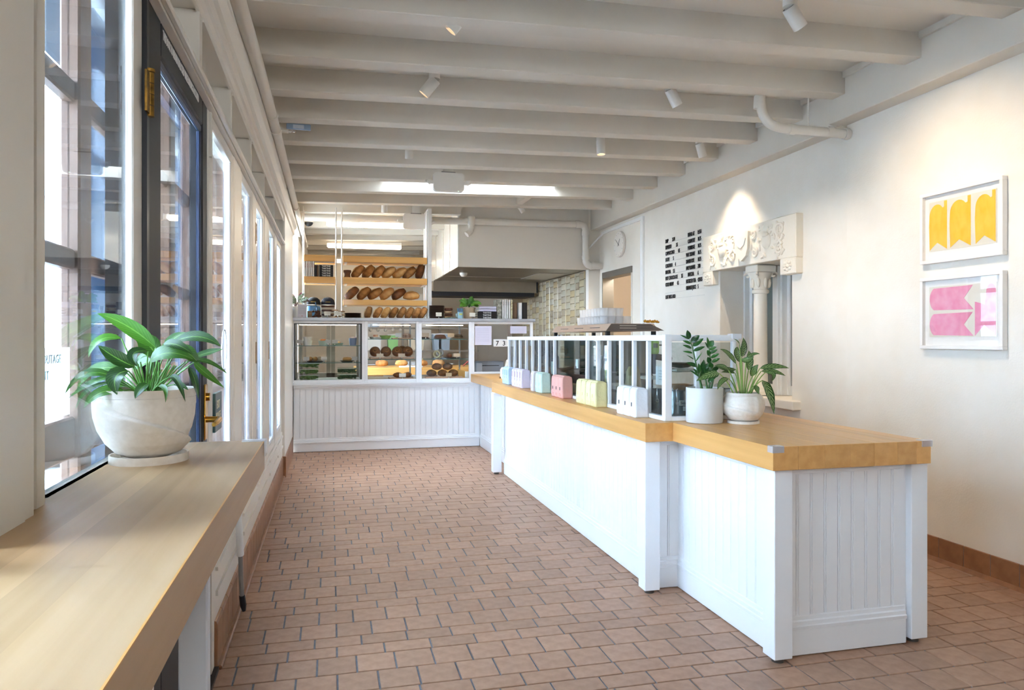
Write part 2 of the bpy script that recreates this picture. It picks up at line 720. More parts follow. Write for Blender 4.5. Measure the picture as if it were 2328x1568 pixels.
# the two-light window in the niche
w9 = struct('window_9', 'white painted two-light window set back in the niche')
GREEN = mat('niche_glass', '#66706a', 0.15)
for (a, b) in ((NY0, 5.95), (6.03, NY1)):
    B('sash_stile', WHITE, w9, 4.08, 4.13, a, a + .07, NZ0, NZ1, ch=.004)
    B('sash_stile', WHITE, w9, 4.08, 4.13, b - .07, b, NZ0, NZ1, ch=.004)
    B('sash_rail', WHITE, w9, 4.08, 4.13, a + .07, b - .07, NZ0, NZ0 + .09, ch=.004)
    B('sash_rail', WHITE, w9, 4.08, 4.13, a + .07, b - .07, NZ1 - .09, NZ1, ch=.004)
    B('pane', GREEN, w9, 4.10, 4.108, a + .07, b - .07, NZ0 + .09, NZ1 - .09)
    B('casing', WHITE, w9, 4.03, 4.08, a, a + .03, NZ0, NZ1)
    B('casing', WHITE, w9, 4.03, 4.08, b - .03, b, NZ0, NZ1)
B('mullion', WHITE, w9, 4.0, 4.13, 5.95, 6.03, NZ0, NZ1, ch=.004)
B('blind_wall', CREAM, w9, 4.25, 4.30, NY0, NY1, NZ0, NZ1)
# doorway with steel frame, and the passage behind it
d9 = struct('door_9', 'open doorway with grey steel frame')
STEELF = mat('steel_frame_grey', '#8f8b82', 0.4, 0.7)
B('head', STEELF, d9, 3.755, 3.92, DY0, DY1, DZ - .085, DZ)
B('jamb', STEELF, d9, 3.755, 3.92, DY1 - .03, DY1, 0, DZ - .085)
B('jamb', MOLD, d9, 3.76, 3.92, DY0, DY0 + .03, 0, DZ - .085)
pl_d = bpy.data.lights.new('passage_lamp', 'POINT')
pl_d.energy = 13
pl_d.color = (1, .94, .87)
pl_d.shadow_soft_size = .12
pl_o = bpy.data.objects.new('passage_lamp', pl_d)
pl_o.location = (4.3, 8.7, 2.45)
C.objects.link(pl_o)
pw = MB()
pw.box(4.9, 4.95, 8.3, 10.4, 0, 2.6).box(3.9, 4.95, 8.25, 8.3, 0, 2.6).box(3.9, 4.95, 10.35, 10.4, 0, 2.6).box(3.9, 4.95, 8.25, 10.4, 2.55, 2.6)
pw.build('passage_shell', mat('passage_paint', '#d9cbb8', 0.7), d9)
# right base tiles
br = struct('baseboard_right', 'row of brown base tiles along the right wall')
yt = 3.213 - 0.1825 * 24
TB = MB().box(-.012, 0, 0, .179, 0, .146, ch=.003).mesh('tile', TILEB)
while yt < 4.55:
    link('tile', TB, br, (3.67, yt, 0))
    yt += 0.1825
B('grout_strip', GROUT, br, 3.662, 3.67, -1.2, 4.6, 0, .143)
MB().prism([(3.67, 0), (3.64, 0), (3.646, .008), (3.655, .022), (3.67, .022)], 'y', -1.2, 4.6).build('cove', TILEB, br)

# ================================================================== BACK AND FRONT OF THE ROOM
wk = struct('wall_back', 'pale kitchen wall behind the counters')
KW = mat('kitchen_wall_paint', '#e9e1d4', 0.6)
B('back_panel', KW, wk, -0.7, 5.2, 16.1, 16.2, -.05, 3.3)
B('side_panel', KW, wk, 3.9, 4.0, 9.96, 16.2, -.05, 3.4)
B('pillar', CREAM, wk, 3.60, 3.80, 9.93, 10.05, -.05, 3.3)
# low partition with boards behind the bread shelf
B('partition', KW, wk, -0.45, 1.9, 14.2, 14.3, 0, 2.25)
wf = struct('wall_front', 'front wall of the shop behind the viewer')
f = MB()
f.box(-.7, 0, -2.7, -2.6, 0, 3.3).box(.6, 3.8, -2.7, -2.6, 0, 3.3).box(0, .6, -2.7, -2.6, 0, 1.85).box(0, .6, -2.7, -2.6, 2.75, 3.3)
f.build('plaster', CREAM, wf)
B('transom', WHITE, wf, 0, .6, -2.69, -2.61, 2.3, 2.34)

# ================================================================== LEFT WALL
wl_ = struct('wall_left', 'white window wall with recessed panels and crown moulding')
XF, XB = -0.46, -0.58
B('dado', MOLD, wl_, XB, XF, -2.6, 2.13, 0, 1.06)
B('dado', MOLD, wl_, XB, XF - .01, 3.17, 7.70, 0, 0.45)
for (a, b) in ((3.28, 4.05), (4.25, 5.0), (5.15, 5.9), (6.05, 6.8), (6.95, 7.6)):
    B('panel_moulding', MOLD, wl_, XF - .01, XF, a, b, .30, .32)
    B('panel_moulding', MOLD, wl_, XF - .01, XF, a, b, .405, .42)
B('pier', MOLD, wl_, XB, -.445, 7.63, 9.2, 0, 3.3, ch=.003)
B('dado', MOLD, wl_, XB, XF, 9.3, 11.0, 0, .9)
B('dado', MOLD, wl_, XB, XF, 11.0, 16.1, 0, 2.9)
B('pier', MOLD, wl_, XB, -.50, 9.2, 9.3, 0, 3.3)
# fluted casing beside the near window
for a, b, xx in ((1.27, 1.312, -.458), (1.312, 1.352, -.486), (1.352, 1.394, -.470), (1.394, 1.42, -.497)):
    B('casing_flute', MOLD, wl_, XB, xx, a, b, 1.06, 2.31, ch=.003)
B('casing_flute', MOLD, wl_, XB, -.455, 1.10, 1.27, 1.06, 2.31, ch=.003)
# pilaster blocks, posts between the leaves
for a, b, xx in ((2.045, 2.135, -.490), (3.165, 3.20, -.480), (3.955, 4.22, -.476), (4.845, 5.04, -.476), (5.705, 6.08, -.476), (6.735, 6.95, -.476)):
    B('post', MOLD, wl_, -.509, xx, a, b, .45 if a > 3 else 1.06, 2.31, ch=.004)
B('post_bead', MOLD, wl_, -.482, -.470, 3.17, 3.195, 2.12, 2.30)
B('head_rail', MOLD, wl_, XB, XF, -2.6, 7.63, 2.31, 2.36)
B('head_bead', MOLD, wl_, XF, -.440, -2.6, 7.63, 2.318, 2.338, ch=.004)
edges = [-2.6, -1.68, -.76, .16, 1.08, 1.95, 2.86, 3.70, 4.60, 5.50, 6.42, 7.63]
for i, e in enumerate(edges[:-1]):
    a, b = e, edges[i + 1]
    B('recess_back', MOLD, wl_, XB, -.555, a, b, 2.36, 2.56)
    B('recess_stile', MOLD, wl_, XB, XF, b - .05, b + .03, 2.36, 2.56, ch=.003)
    B('recess_bead', MOLD, wl_, XF - .006, XF + .006, a + .03, b - .05, 2.548, 2.562)
    B('recess_bead', MOLD, wl_, XF - .006, XF + .006, b - .062, b - .05, 2.36, 2.55)
B('frieze', MOLD, wl_, XB, XF, -2.6, 7.63, 2.56, 3.3)
MB().prism([(-.46, 2.60), (-.448, 2.61), (-.446, 2.64), (-.43, 2.65), (-.428, 2.70), (-.405, 2.735), (-.40, 2.76), (-.46, 2.76)], 'y', -2.6, 9.3).build('crown', MOLD, wl_)
MB().prism([(-.46, 2.84), (-.45, 2.84), (-.43, 2.90), (-.43, 2.92), (-.46, 2.92)], 'y', -2.6, 9.3).build('crown', MOLD, wl_)
B('plate', CEIL, wl_, XB, -.43, 7.63, 16.1, 2.86, 3.3)
# left base tiles
bl = struct('baseboard_left', 'row of upright brown base tiles below the window wall')
TBL = MB().prism([(-.015, .0), (.012, .0), (.010, .03), (.010, .19), (.006, .203), (-.004, .208), (-.015, .208)], 'y', 0, .160).mesh('tile', TILEB)
yt = 3.245
while yt < 7.55:
    link('tile', TBL, bl, (-.468, yt, 0))
    yt += .1635
TB3 = MB().prism([(-.015, .0), (.012, .0), (.010, .03), (.010, .19), (.006, .203), (-.004, .208), (-.015, .208)], 'y', 0, .160).mesh('tile', TILEB)
yt = 7.63
while yt < 9.1:
    link('tile', TB3, bl, (-.445, yt, 0))
    yt += .1635
B('tile', TILEB, bl, -.47, -.432, 7.60, 7.629, 0, .208, ch=.004)
B('quarter_round', TILEB, bl, -.462, -.44, 3.245, 7.60, 0, .018, ch=.005)

# ------------------------------------------------------------------ near window, doors
w1 = struct('window_1', 'tall clear inner pane beside the window counter')
B('pane', GLASSW, w1, -.508, -.504, 1.42, 2.045, 1.10, 2.31)
B('bottom_bead', MOLD, w1, -.515, -.485, 1.447, 2.03, 1.06, 1.10)
w2 = struct('window_2', 'clear panes beside the viewer')
B('plaster', MOLD, wl_, XB, XF, -2.6, .3, 1.06, 2.31)
for a, b in ((.3, .95),):
    B('pane', GLASSW, w2, -.503, -.497, a, b, 1.10, 2.31)
    B('stile', MOLD, w2, -.54, -.46, b, b + .1, 1.06, 2.31)

d1 = struct('door_1', 'black framed glazed exit door with white lettering')
B('stile', NAVY, d1, -.535, -.485, 2.16, 2.335, .02, 2.33, ch=.006)
B('stile', NAVY, d1, -.535, -.485, 3.055, 3.16, .02, 2.33, ch=.006)
B('top_rail', NAVY, d1, -.535, -.485, 2.335, 3.055, 2.21, 2.33, ch=.006)
B('bottom_rail', NAVY, d1, -.535, -.485, 2.335, 3.055, .02, .45, ch=.006)
B('threshold', BLACK, d1, -.66, -.452, 2.135, 3.244, -.02, .018)
B('jamb', BLACK, d1, -.58, -.478, 2.135, 2.16, 0, 2.33)
B('pane', GLASSW, d1, -.5348, -.530, 2.335, 3.055, .45, 2.21)
NAVB = mat('navy_bead', '#1d2b44', 0.35)
B('glazing_bead', NAVB, d1, -.505, -.49, 2.335, 3.055, 2.185, 2.21, ch=.004)
B('glazing_bead', NAVB, d1, -.505, -.49, 3.03, 3.055, .30, 2.185, ch=.004)
text('THIS DOOR TO REMAIN UNLOCKED WHILE BUILDING IS OCCUPIED', .040, PAPER, d1,
     frameM((-.4845, 2.36, 2.272), (0, 1, 0), (0, 0, 1)), sx=.49, bold=.0006)
h = MB()
for kz in range(4):
    h.cyl((-.474, 2.150, 1.98 + kz * .03), (-.474, 2.150, 2.007 + kz * .03), .011, n=12)
h.cyl((-.474, 2.150, 2.10), (-.474, 2.150, 2.108), .013, n=12)
h.box(-.478, -.472, 2.11, 2.148, 1.985, 2.095)
h.build('hinge', BRASSO, d1, smooth=True)
# brass lever handle
hb = MB()
hb.box(-.486, -.478, 3.075, 3.135, .98, 1.20, ch=.004)
hb.cyl((-.478, 3.105, 1.06), (-.43, 3.105, 1.06), .012)
hb.tube([(-.432, 3.11, 1.06), (-.425, 3.07, 1.062), (-.425, 2.98, 1.058), (-.43, 2.955, 1.055)], [.012, .011, .010, .008], 10)
hb.cyl((-.478, 3.105, 1.15), (-.465, 3.105, 1.15), .016)
hb.build('lever_handle', BRASS, d1, smooth=True)

leafs = [(3.20, 3.955, 3.27, 3.88), (4.22, 4.845, 4.30, 4.765), (5.04, 5.705, 5.12, 5.625), (6.08, 6.735, 6.16, 6.655), (6.95, 7.63, 7.02, 7.555)]
for i, (a, b, g0, g1) in enumerate(leafs):
    d = struct('door_%d' % (i + 2), 'white glazed leaf in the window wall')
    B('stile', MOLD, d, -.507, -.48, a, g0, .45, 2.31, ch=.004)
    B('stile', MOLD, d, -.507, -.48, g1, b, .45, 2.31, ch=.004)
    B('rail', MOLD, d, -.507, -.48, g0, g1, 2.255, 2.31, ch=.004)
    B('rail', MOLD, d, -.507, -.48, g0, g1, .45, .52, ch=.004)
    B('pane', GLASSW, d, -.506, -.502, g0, g1, .52, 2.255)
    BEAD = mat('cool_white_bead', '#eef2fa', .3)
    B('glazing_bead', BEAD, d, -.501, -.486, g1 - .02, g1, .52, 2.255, ch=.003)
    B('glazing_bead', BEAD, d, -.501, -.486, g0, g1 - .02, .52, .54, ch=.003)
    if i in (2, 3):
        B('hinge', BRASSO, d, -.481, -.472, a - .012, a + .012, 1.22, 1.36)
        B('hinge', BRASSO, d, -.481, -.472, a - .012, a + .012, 2.0, 2.14)
# kitchen windows further along
w3 = struct('window_3', 'tall white kitchen windows beyond the display case')
yy = 9.3
while yy < 10.9:
    B('mullion', MOLD, w3, -.56, -.46, yy, yy + .09, .9, 2.86, ch=.003)
    B('pane', GLASSW, w3, -.513, -.507, yy + .09, yy + .85, .9, 2.86)
    B('transom_bar', MOLD, w3, -.54, -.47, yy + .09, yy + .85, 1.86, 1.91)
    yy += .85
# brown outer windows
UY = [-2.4, -1.5] + [1.53 + 1.03 * i - 1.03 for i in range(0, 7)]
n = 4
for i, y0 in enumerate([-2.55, -1.53, -.51, .50, 1.53, 2.56, 3.59, 4.62, 5.65, 6.68]):
    y1 = y0 + .97
    w = struct('window_%d' % (n + i), 'brown wooden outer window with small panes')
    if n + i == 9:
        w.name = 'window_20'
    for a, b in ((y0, y0 + .09), (y0 + .44, y0 + .53), (y1 - .10, y1)):
        B('stile', BROWNF, w, -.635, -.59, a, b, .5, 2.75, ch=.005)
    for z0, z1 in ((.5, .62), (.76, .80), (1.093, 1.193), (1.548, 1.596), (1.952, 2.004), (2.36, 2.41), (2.66, 2.75)):
        for a, b in ((y0 + .09, y0 + .44), (y0 + .53, y1 - .10)):
            B('muntin', BROWNF, w, -.63, -.60, a, b, z0, z1, ch=.005)
    for a, b in ((y0 + .09, y0 + .44), (y0 + .53, y1 - .10)):
        B('pane', GLASSW, w, -.617, -.613, a, b, .62, 2.66)

# ================================================================== OUTSIDE
out_floor = MB().box(-30, -.64, -20, 60, -.25, -.15).build('ground', mat('pavement', '#c9c8c4', .8, col2='#b8b8b6', scale=2))
tag(out_floor, 'pale pavement and street outside the windows', None, None, 'structure')
for i, y0 in enumerate([-2.55, -1.53, -.51, .50, 1.53, 2.56, 3.59, 4.62, 5.65, 6.68]):
    dx = -.80 if i == 4 else (-.70 if i < 6 else -.82)
    t = tag(MB().box(dx, -.585, y0 + .97, y0 + 1.03, -.15, 3.3).build('wall_pilaster', BLUEP), None, None, None, 'structure')
xw = MB()
xw.box(-.66, -.60, -2.7, 7.72, 2.75, 3.4).box(-.66, -.60, -2.7, 7.72, -.15, .5)
tag(xw.build('wall_outer', BLUEP), None, None, None, 'structure')


aw = MB().box(-1.35, -.64, -2.8, 4.2, 2.78, 2.86)  # invented slab above the windows, added to block the high sky light
tag(aw.build('wall_sky_blocker', mat('sky_blocker_paint', '#4a5058', .9, spec=.1)), None, None, None, 'structure')


def facade(name, label, x0, x1, y0, y1, h, col, floors, cols):
    b = thing(name, label, 'building', ((x0 + x1) / 2, (y0 + y1) / 2, -.15))
    m = mat(name + '_wall_' + col[1:], col, .8)
    B('wall', m, b, x0, x1, y0, y1, -.15, h)
    gm = mat('far_window', '#7d8b99', .2)
    dz = (h - 1.5) / floors
    for f_ in range(floors):
        for c_ in range(cols):
            a = y0 + (y1 - y0) * (c_ + .25) / cols
            e = y0 + (y1 - y0) * (c_ + .75) / cols
            B('window', gm, b, x1, x1 + .05, a, e, 1.2 + f_ * dz, 1.2 + f_ * dz + dz * .6)
    B('cornice', m, b, x0, x1 + .3, y0 - .2, y1 + .2, h, h + .4)
    return b


facade('street_building', 'white building across the street with rows of windows', -22, -16, 16, 40, 13, '#e6e6e4', 4, 9)
facade('street_building', 'pale grey building further up the street', -17, -11, 44, 58, 9, '#d5d8da', 3, 5)
# parked car outside the near window
car = thing('parked_car', 'pale parked car seen through the near window', 'car', (-4.0, 11.2, -.15))
bm_ = MB()
prof = [(-2.1, .35), (-2.1, .8), (-1.5, .95), (-.75, 1.45), (.75, 1.47), (1.4, .98), (2.05, .88), (2.12, .4)]
bm_.prism([(11.2 + a, z - .15) for a, z in prof], 'x', -4.85, -3.15)
bm_.build('body', mat('car_paint', '#c7d3dc', .25, coat=.5), car)
bm_ = MB().prism([(11.2 + a, z - .15) for a, z in ((-1.35, .98), (-.7, 1.38), (.68, 1.4), (1.2, 1.0))], 'x', -3.148, -3.13)
bm_.build('side_window', mat('car_glass', '#5b6b78', .1), car)
for a in (-1.35, 1.35):
    w_ = MB()
    w_.cyl((-3.30, 11.2 + a, .17), (-3.08, 11.2 + a, .17), .33, n=24)
    wl2 = w_.build('wheel', mat('tyre', '#2b2e33', .8), car, smooth=True)
    MB().cyl((-3.09, 11.2 + a, .17), (-3.06, 11.2 + a, .17), .2, n=16).build('hub', mat('hubcap', '#98a2ac', .3, .8), wl2, smooth=True)
bo = MB().cyl((-1.75, 5.6, -.15), (-1.75, 5.6, 1.0), .045, n=14)
bo.sphere((-1.75, 5.6, 1.0), .05)
tag(bo.build('bollard', mat('bollard_paint', '#b5c6d4', .4), smooth=True), 'pale round topped bollard on the pavement outside', 'bollard')
sp_ = MB().cyl((-1.95, 6.6, -.15), (-1.95, 6.6, 3.2), .035, n=12)
tag(sp_.build('sign_pole', MATS['bollard_paint'], smooth=True), 'slim metal street pole on the pavement outside', 'pole')
# notice taped in the outer window
ns = thing('window_notice', 'white paper notice about a power outage taped to the outer pane', 'notice', (-.606, 1.80, 1.20))
B('sheet', mat('thin_paper', '#f4f3f0', .8, transl=.6), ns, -.608, -.606, 1.64, 1.95, 1.20, 1.36)
GREYT = mat('faint_ink', '#b9bec6', .8)
text('POWER OUTAGE', .028, GREYT, ns, frameM((-.6045, 1.67, 1.325), (0, 1, 0), (0, 0, 1)), sx=1.0)
text('DISCOUNT', .028, GREYT, ns, frameM((-.6045, 1.67, 1.29), (0, 1, 0), (0, 0, 1)), sx=1.0)

# ================================================================== WINDOW COUNTER (left)
wc = thing('window_counter', 'pale maple counter ledge along the window wall', 'counter', (-.34, .3, 0))
cuts = [-.497, -.455, -.39, -.345, -.285, -.248, -.178]
for a, b in zip(cuts, cuts[1:]):
    B('stave', MAPLEL, wc, a, b, -1.6, 2.13, 1.02, 1.10)
B('edge_band', mat('warm_edge', '#d39a4e', .4), wc, -.179, -.1765, -1.6, 2.13, 1.0985, 1.1003)
CLEAR = mat('clear_plastic', '#f2f5f8', .12)
CLEAR.node_tree.nodes['Principled BSDF'].inputs['Alpha'].default_value = .4
g = MB()
g.box(-.235, -.172, 2.094, 2.137, 1.1003, 1.103, ch=.001).box(-.176, -.172, 2.094, 2.137, 1.06, 1.1003).box(-.235, -.172, 2.133, 2.137, 1.06, 1.1003)
g.build('corner_guard', CLEAR, wc)
LEGM = mat('leg_white_metal', '#dfe6ee', .35, .1)
for yy in (1.96, -.3):
    B('leg', LEGM, wc, -.368, -.300, yy, yy + .05, .0, 1.02, ch=.004)
    B('leg_plate', LEGM, wc, -.368, -.300, yy - .05, yy + .10, 0, .012)
B('bracket', LEGM, wc, -.458, -.22, 2.02, 2.05, .985, 1.02)
B('bracket', LEGM, wc, -.458, -.43, 2.02, 2.05, .72, .985)
# flexible conduit on the wall below the windows
cd = thing('wall_conduit', 'white painted pipe stub with cable at the foot of the window wall', 'pipe', (-.44, 3.8, 0))
MB().tube([(-.435, 3.74, .60), (-.435, 3.76, .50), (-.435, 3.80, .42), (-.434, 3.83, .31)], .017, 10).build('white_pipe', WHITE, cd, smooth=True)
MB().tube([(-.434, 3.83, .31), (-.434, 3.85, .20), (-.43, 3.86, .10)], .011, 8).build('cable', mat('grey_cable', '#8b8784', .5), cd, smooth=True)
MB().tube([(-.43, 3.86, .10), (-.425, 3.865, .05), (-.42, 3.86, .02)], [.014, .016, .008], 8).build('plug', BLACKM, cd, smooth=True)
B('junction_box', CHROME, cd, -.452, -.41, 3.70, 3.77, .60, .66, ch=.006)

# ================================================================== SERVICE COUNTER
sc = thing('service_counter', 'white beadboard service counter with corner posts', 'counter', (2.1, 5.5, 0))
P_ = .0705
ZT = .83


def planks(axis, fixed, a, b, z0, z1, parent, sgn):
    n_ = max(1, round((b - a) / P_))
    w_ = (b - a) / n_
    for i_ in range(n_):
        s = a + i_ * w_
        m_ = MB()
        # board with a bead groove at one edge
        pr = [(s + .0015, 0), (s + .0015, .007), (s + .0055, .0095), (s + .0095, .007), (s + .0105, .0045), (s + .0125, .009), (s + w_ - .0025, .009), (s + w_ - .0005, .006), (s + w_ - .0005, 0)]
        if axis == 'y':
            m_.prism([(fixed + sgn * d_, t_) for t_, d_ in pr], 'z', z0, z1)
        else:
            m_.prism([(t_, fixed + sgn * d_) for t_, d_ in pr], 'z', z0, z1)
        m_.build('plank', WHITEB, parent)


def trim_run(axis, fixed, a, b, z0, z1, parent, sgn, prof):
    """moulding with stepped profile; prof = [(depth, frac of height)]"""
    pts = [(0, 0)] + [(d_, f_) for d_, f_ in prof] + [(0, 1)]
    m_ = MB()
    if axis == 'y':
        m_.prism([(fixed + sgn * d_, z0 + f_ * (z1 - z0)) for d_, f_ in pts], 'y', a, b)
    else:
        m_.prism([(fixed + sgn * d_, z0 + f_ * (z1 - z0)) for d_, f_ in pts], 'x', a, b)
    m_.build('moulding', WHITEB, parent)


PB = [(.024, .0), (.026, .25), (.020, .32), (.020, .58), (.013, .66), (.013, .92), (.006, 1)]
PT = [(.006, 0), (.012, .1), (.012, .4), (.018, .48), (.018, .75), (.022, .8), (.022, 1)]
# body
B('carcass', WHITEB, sc, 1.736, 2.55, 3.735, 7.32, .02, ZT)
B('carcass', WHITEB, sc, 1.89, 2.55, 2.80, 3.735, .02, ZT)
B('carcass', WHITEB, sc, 1.88, 2.5, 7.32, 9.2, .02, ZT)
# long run
planks('y', 1.736, 3.735, 7.25, .17, .80, sc, -1)
trim_run('y', 1.736, 3.725, 7.25, .115, .175, sc, -1, PB)
trim_run('y', 1.736, 3.725, 7.25, .788, ZT, sc, -1, PT)
B('base_board', WHITEB, sc, 1.714, 1.736, 3.70, 7.25, .004, .115, ch=.003)
# short return by post two
planks('x', 3.735, 1.74, 1.89, .17, .80, sc, -1)
trim_run('x', 3.735, 1.73, 1.89, .115, .175, sc, -1, PB)
trim_run('x', 3.735, 1.73, 1.89, .788, ZT, sc, -1, PT)
B('base_board', WHITEB, sc, 1.73, 1.89, 3.715, 3.735, .004, .115, ch=.003)
# near run
planks('y', 1.89, 2.82, 3.735, .17, .80, sc, -1)
trim_run('y', 1.89, 2.80, 3.735, .115, .175, sc, -1, PB)
trim_run('y', 1.89, 2.80, 3.735, .788, ZT, sc, -1, PT)
B('base_board', WHITEB, sc, 1.868, 1.89, 2.79, 3.735, .004, .115, ch=.003)
# end panel
planks('x', 2.80, 1.90, 2.53, .17, .80, sc, -1)
trim_run('x', 2.80, 1.89, 2.53, .115, .175, sc, -1, PB)
trim_run('x', 2.80, 1.89, 2.53, .788, ZT, sc, -1, PT)
B('base_board', WHITEB, sc, 1.89, 2.53, 2.778, 2.80, .004, .115, ch=.003)
# far set-back run
planks('y', 1.88, 7.33, 9.2, .17, .80, sc, -1)
trim_run('y', 1.88, 7.33, 9.2, .115, .175, sc, -1, PB)
trim_run('y', 1.88, 7.33, 9.2, .788, ZT, sc, -1, PT)
B('base_board', WHITEB, sc, 1.858, 1.88, 7.33, 9.2, .004, .115, ch=.003)
for px, py in ((1.64, 3.638), (1.815, 2.72), (2.545, 2.765), (1.60, 7.24)):
    B('post', WHITEB, sc, px, px + .088, py, py + .088, .022, ZT, ch=.003)
    MB().cyl((px + .044, py + .044, 0), (px + .044, py + .044, .022), .026, n=14).build('levelling_foot', mat('foot_metal', '#6d6a66', .4, .8), sc, smooth=True)

wt = thing('worktop', 'thick maple butcher block worktop on the white service counter', 'worktop', (2.1, 5.0, .83))
Z0, Z1 = .83, .93
xs = [1.625, 1.785, 1.905, 2.035, 2.16, 2.28, 2.40, 2.50, 2.575]
for i, (a, b) in enumerate(zip(xs, xs[1:])):
    y0 = 3.60 if i == 0 else 2.685
    y1 = 7.42 if i == 0 else (9.21 if a > 1.75 else 7.42)
    B('stave', MAPLE, wt, a, b - .0003, y0, y1, Z0, Z1, ch=.0015)
B('stave', MAPLE, wt, 1.742, 1.7847, 7.42, 9.21, Z0, Z1, ch=.0015)
for gx, sx_ in ((1.785, 1), (2.575, -1)):
    g = MB()
    x0, x1 = (gx - .004, gx + .05) if sx_ > 0 else (gx - .05, gx + .004)
    g.box(x0, x1, 2.681, 2.72, .9302, .933, ch=.001).box(x0, x1, 2.681, 2.685, .905, .9302)
    g.box(gx - .004 if sx_ > 0 else gx, gx if sx_ > 0 else gx + .004, 2.681, 2.72, .905, .9302)
    g.build('corner_guard', CLEAR, wt)

# ================================================================== BACK COUNTER AND DISPLAY CASES
bc = thing('back_counter', 'white beadboard base below the pastry display cases', 'counter', (.7, 9.6, 0))
YB = 9.23
B('carcass', WHITEB, bc, -.44, 2.58, YB + .012, 10.0, .02, .835)
planks('x', YB + .012, -.44, 1.86, .16, .78, bc, -1)
trim_run('x', YB + .012, -.44, 1.86, .105, .165, bc, -1, PB)
trim_run('x', YB + .012, -.44, 1.86, .765, .815, bc, -1, PT)
B('base_board', WHITEB, bc, -.44, 1.86, YB - .008, YB + .012, .004, .105, ch=.003)
B('rear_top', WHITEB, bc, 1.80, 2.57, 9.28, 9.98, .835, .93)
B('cap_strip', WHITEB, bc, -.45, 1.76, YB - .03, YB + .02, .815, .837, ch=.003)

bays = [(-.47, .41), (.41, 1.08), (1.08, 1.757), (1.757, 2.575)]
dlabels = ['black edged chilled display case with salads beside the window wall', 'middle pastry display case with swirled buns', 'right pastry display case with cakes and loaves', 'glazed panel with taped papers at the right end of the cases']
cases = []
for i, (a, b) in enumerate(bays):
    z0 = .837 if i < 3 else .93
    y0 = 9.225
    cs = thing('display_case', dlabels[i], 'display case', ((a + b) / 2, 9.6, z0))
    cases.append(cs)
    fw = .035
    B('frame_stile', WHITEB, cs, a, a + fw, y0, y0 + .04, z0, 1.60, ch=.003)
    B('frame_stile', WHITEB, cs, b - fw, b, y0, y0 + .04, z0, 1.60, ch=.003)
    B('frame_rail', WHITEB, cs, a + fw, b - fw, y0, y0 + .04, z0, z0 + (.04 if i < 3 else .025), ch=.003)
    B('frame_rail', WHITEB, cs, a + fw, b - fw, y0, y0 + .04, 1.57, 1.60, ch=.003)
    zb = z0 + (.04 if i < 3 else .025)
    B('front_pane', GLASS, cs, a + fw, b - fw, y0 + .015, y0 + .021, zb, 1.57)
    if i == 0:
        for q in ((a + fw, a + fw + .018), (b - fw - .018, b - fw)):
            B('black_edge', BLACK, cs, q[0], q[1], y0 + .022, y0 + .05, zb, 1.57)
        B('black_edge', BLACK, cs, a + fw, b - fw, y0 + .022, y0 + .05, 1.558, 1.57)
    if i < 3:
        B('floor_panel', mat('case_floor', '#cfc6b6', .4), cs, a + .01, b - .01, y0 + .05, 9.95, .84, .872)
        ST = mat('case_post', '#a8b2b8', .3, .6)
        for xx in (a + .03, b - .05):
            B('rear_post', ST, cs, xx, xx + .02, 9.9, 9.92, .872, 1.59)
        zs = (1.08, 1.29) if i == 0 else (1.115, 1.37)
        for z in zs:
            B('glass_shelf', glassmat('shelf_glass', '#cfe6e2', 1.5), cs, a + .04, b - .04, y0 + .06, 9.88, z, z + .008)
            B('shelf_edge', mat('glass_edge', '#5b8079', .15), cs, a + .04, b - .04, y0 + .055, y0 + .06, z, z + .008)
        lm = mat('case_light', '#ffe3b8' if i else '#fff3dc', .5, emit=6.0 if i else 5.0)
        if i == 0:
            lm = mat('case_light_cool', '#fff4e2', .5, emit=6.0)
        B('light_strip', lm, cs, a + .1, b - .1, y0 + .07, y0 + .085, 1.548, 1.556)
    if i == 0:
        BEI = mat('fridge_door', '#b3a893', .4, .2)
        for q in ((-.40, -.36), (-.055, -.005), (.005, .055), (.33, .37)):
            B('rear_door_stile', BEI, cs, q[0], q[1], 9.93, 9.96, .872, 1.57)
        B('rear_door_rail', BEI, cs, -.40, .37, 9.93, 9.96, .872, .93)
        B('side_wall', mat('fridge_liner', '#8d8f90', .3, .5), cs, a + .036, a + .05, y0 + .05, 9.93, .872, 1.57)
        B('side_wall', MATS['fridge_liner'], cs, b - .05, b - .036, y0 + .05, 9.93, .872, 1.57)
sl = tag(MB().box(-.50, 2.60, 9.20, 9.98, 1.60, 1.64, ch=.004).build('case_top', GALV), 'long grey metal slab on top of the display cases', 'shelf top')

# ================================================================== HANGING BREAD SHELVES
ROD = mat('white_rod', '#efe9df', .35)
hs1 = thing('bread_rack', 'large three tier maple bread rack hung on white rods', 'shelf', (.67, 9.55, 1.64))
for z in (1.815, 2.09, 2.36):
    zz = {1.815: (1.805, 1.875), 2.09: (2.075, 2.155), 2.36: (2.345, 2.425)}[z]
    B('shelf_board', SHELFW, hs1, .15, 1.205, 9.40, 9.78, zz[0], zz[1], ch=.003)
    for xx in (.17, 1.165):
        B('bracket', ROD, hs1, xx, xx + .03, 9.42, 9.76, zz[0] - .008, zz[0])
for xx in (.138, 1.207):
    for yy in (9.44, 9.72):
        MB().cyl((xx, yy, 1.64), (xx, yy, 3.03), .008 if xx < 1 else .008, n=8).build('rod', ROD, hs1, smooth=True)
B('side_post', WHITE, hs1, 1.215, 1.265, 9.40, 9.80, 1.64, 3.06)
hs2 = thing('bread_rack', 'small two tier maple shelf with books beside the window', 'shelf', (-.13, 9.55, 1.64))
for zz in ((2.075, 2.155), (2.345, 2.425)):
    B('shelf_board', SHELFW, hs2, -.325, .055, 9.40, 9.78, zz[0], zz[1], ch=.003)
    B('bracket', ROD, hs2, -.30, .04, 9.45, 9.48, zz[0] - .008, zz[0])
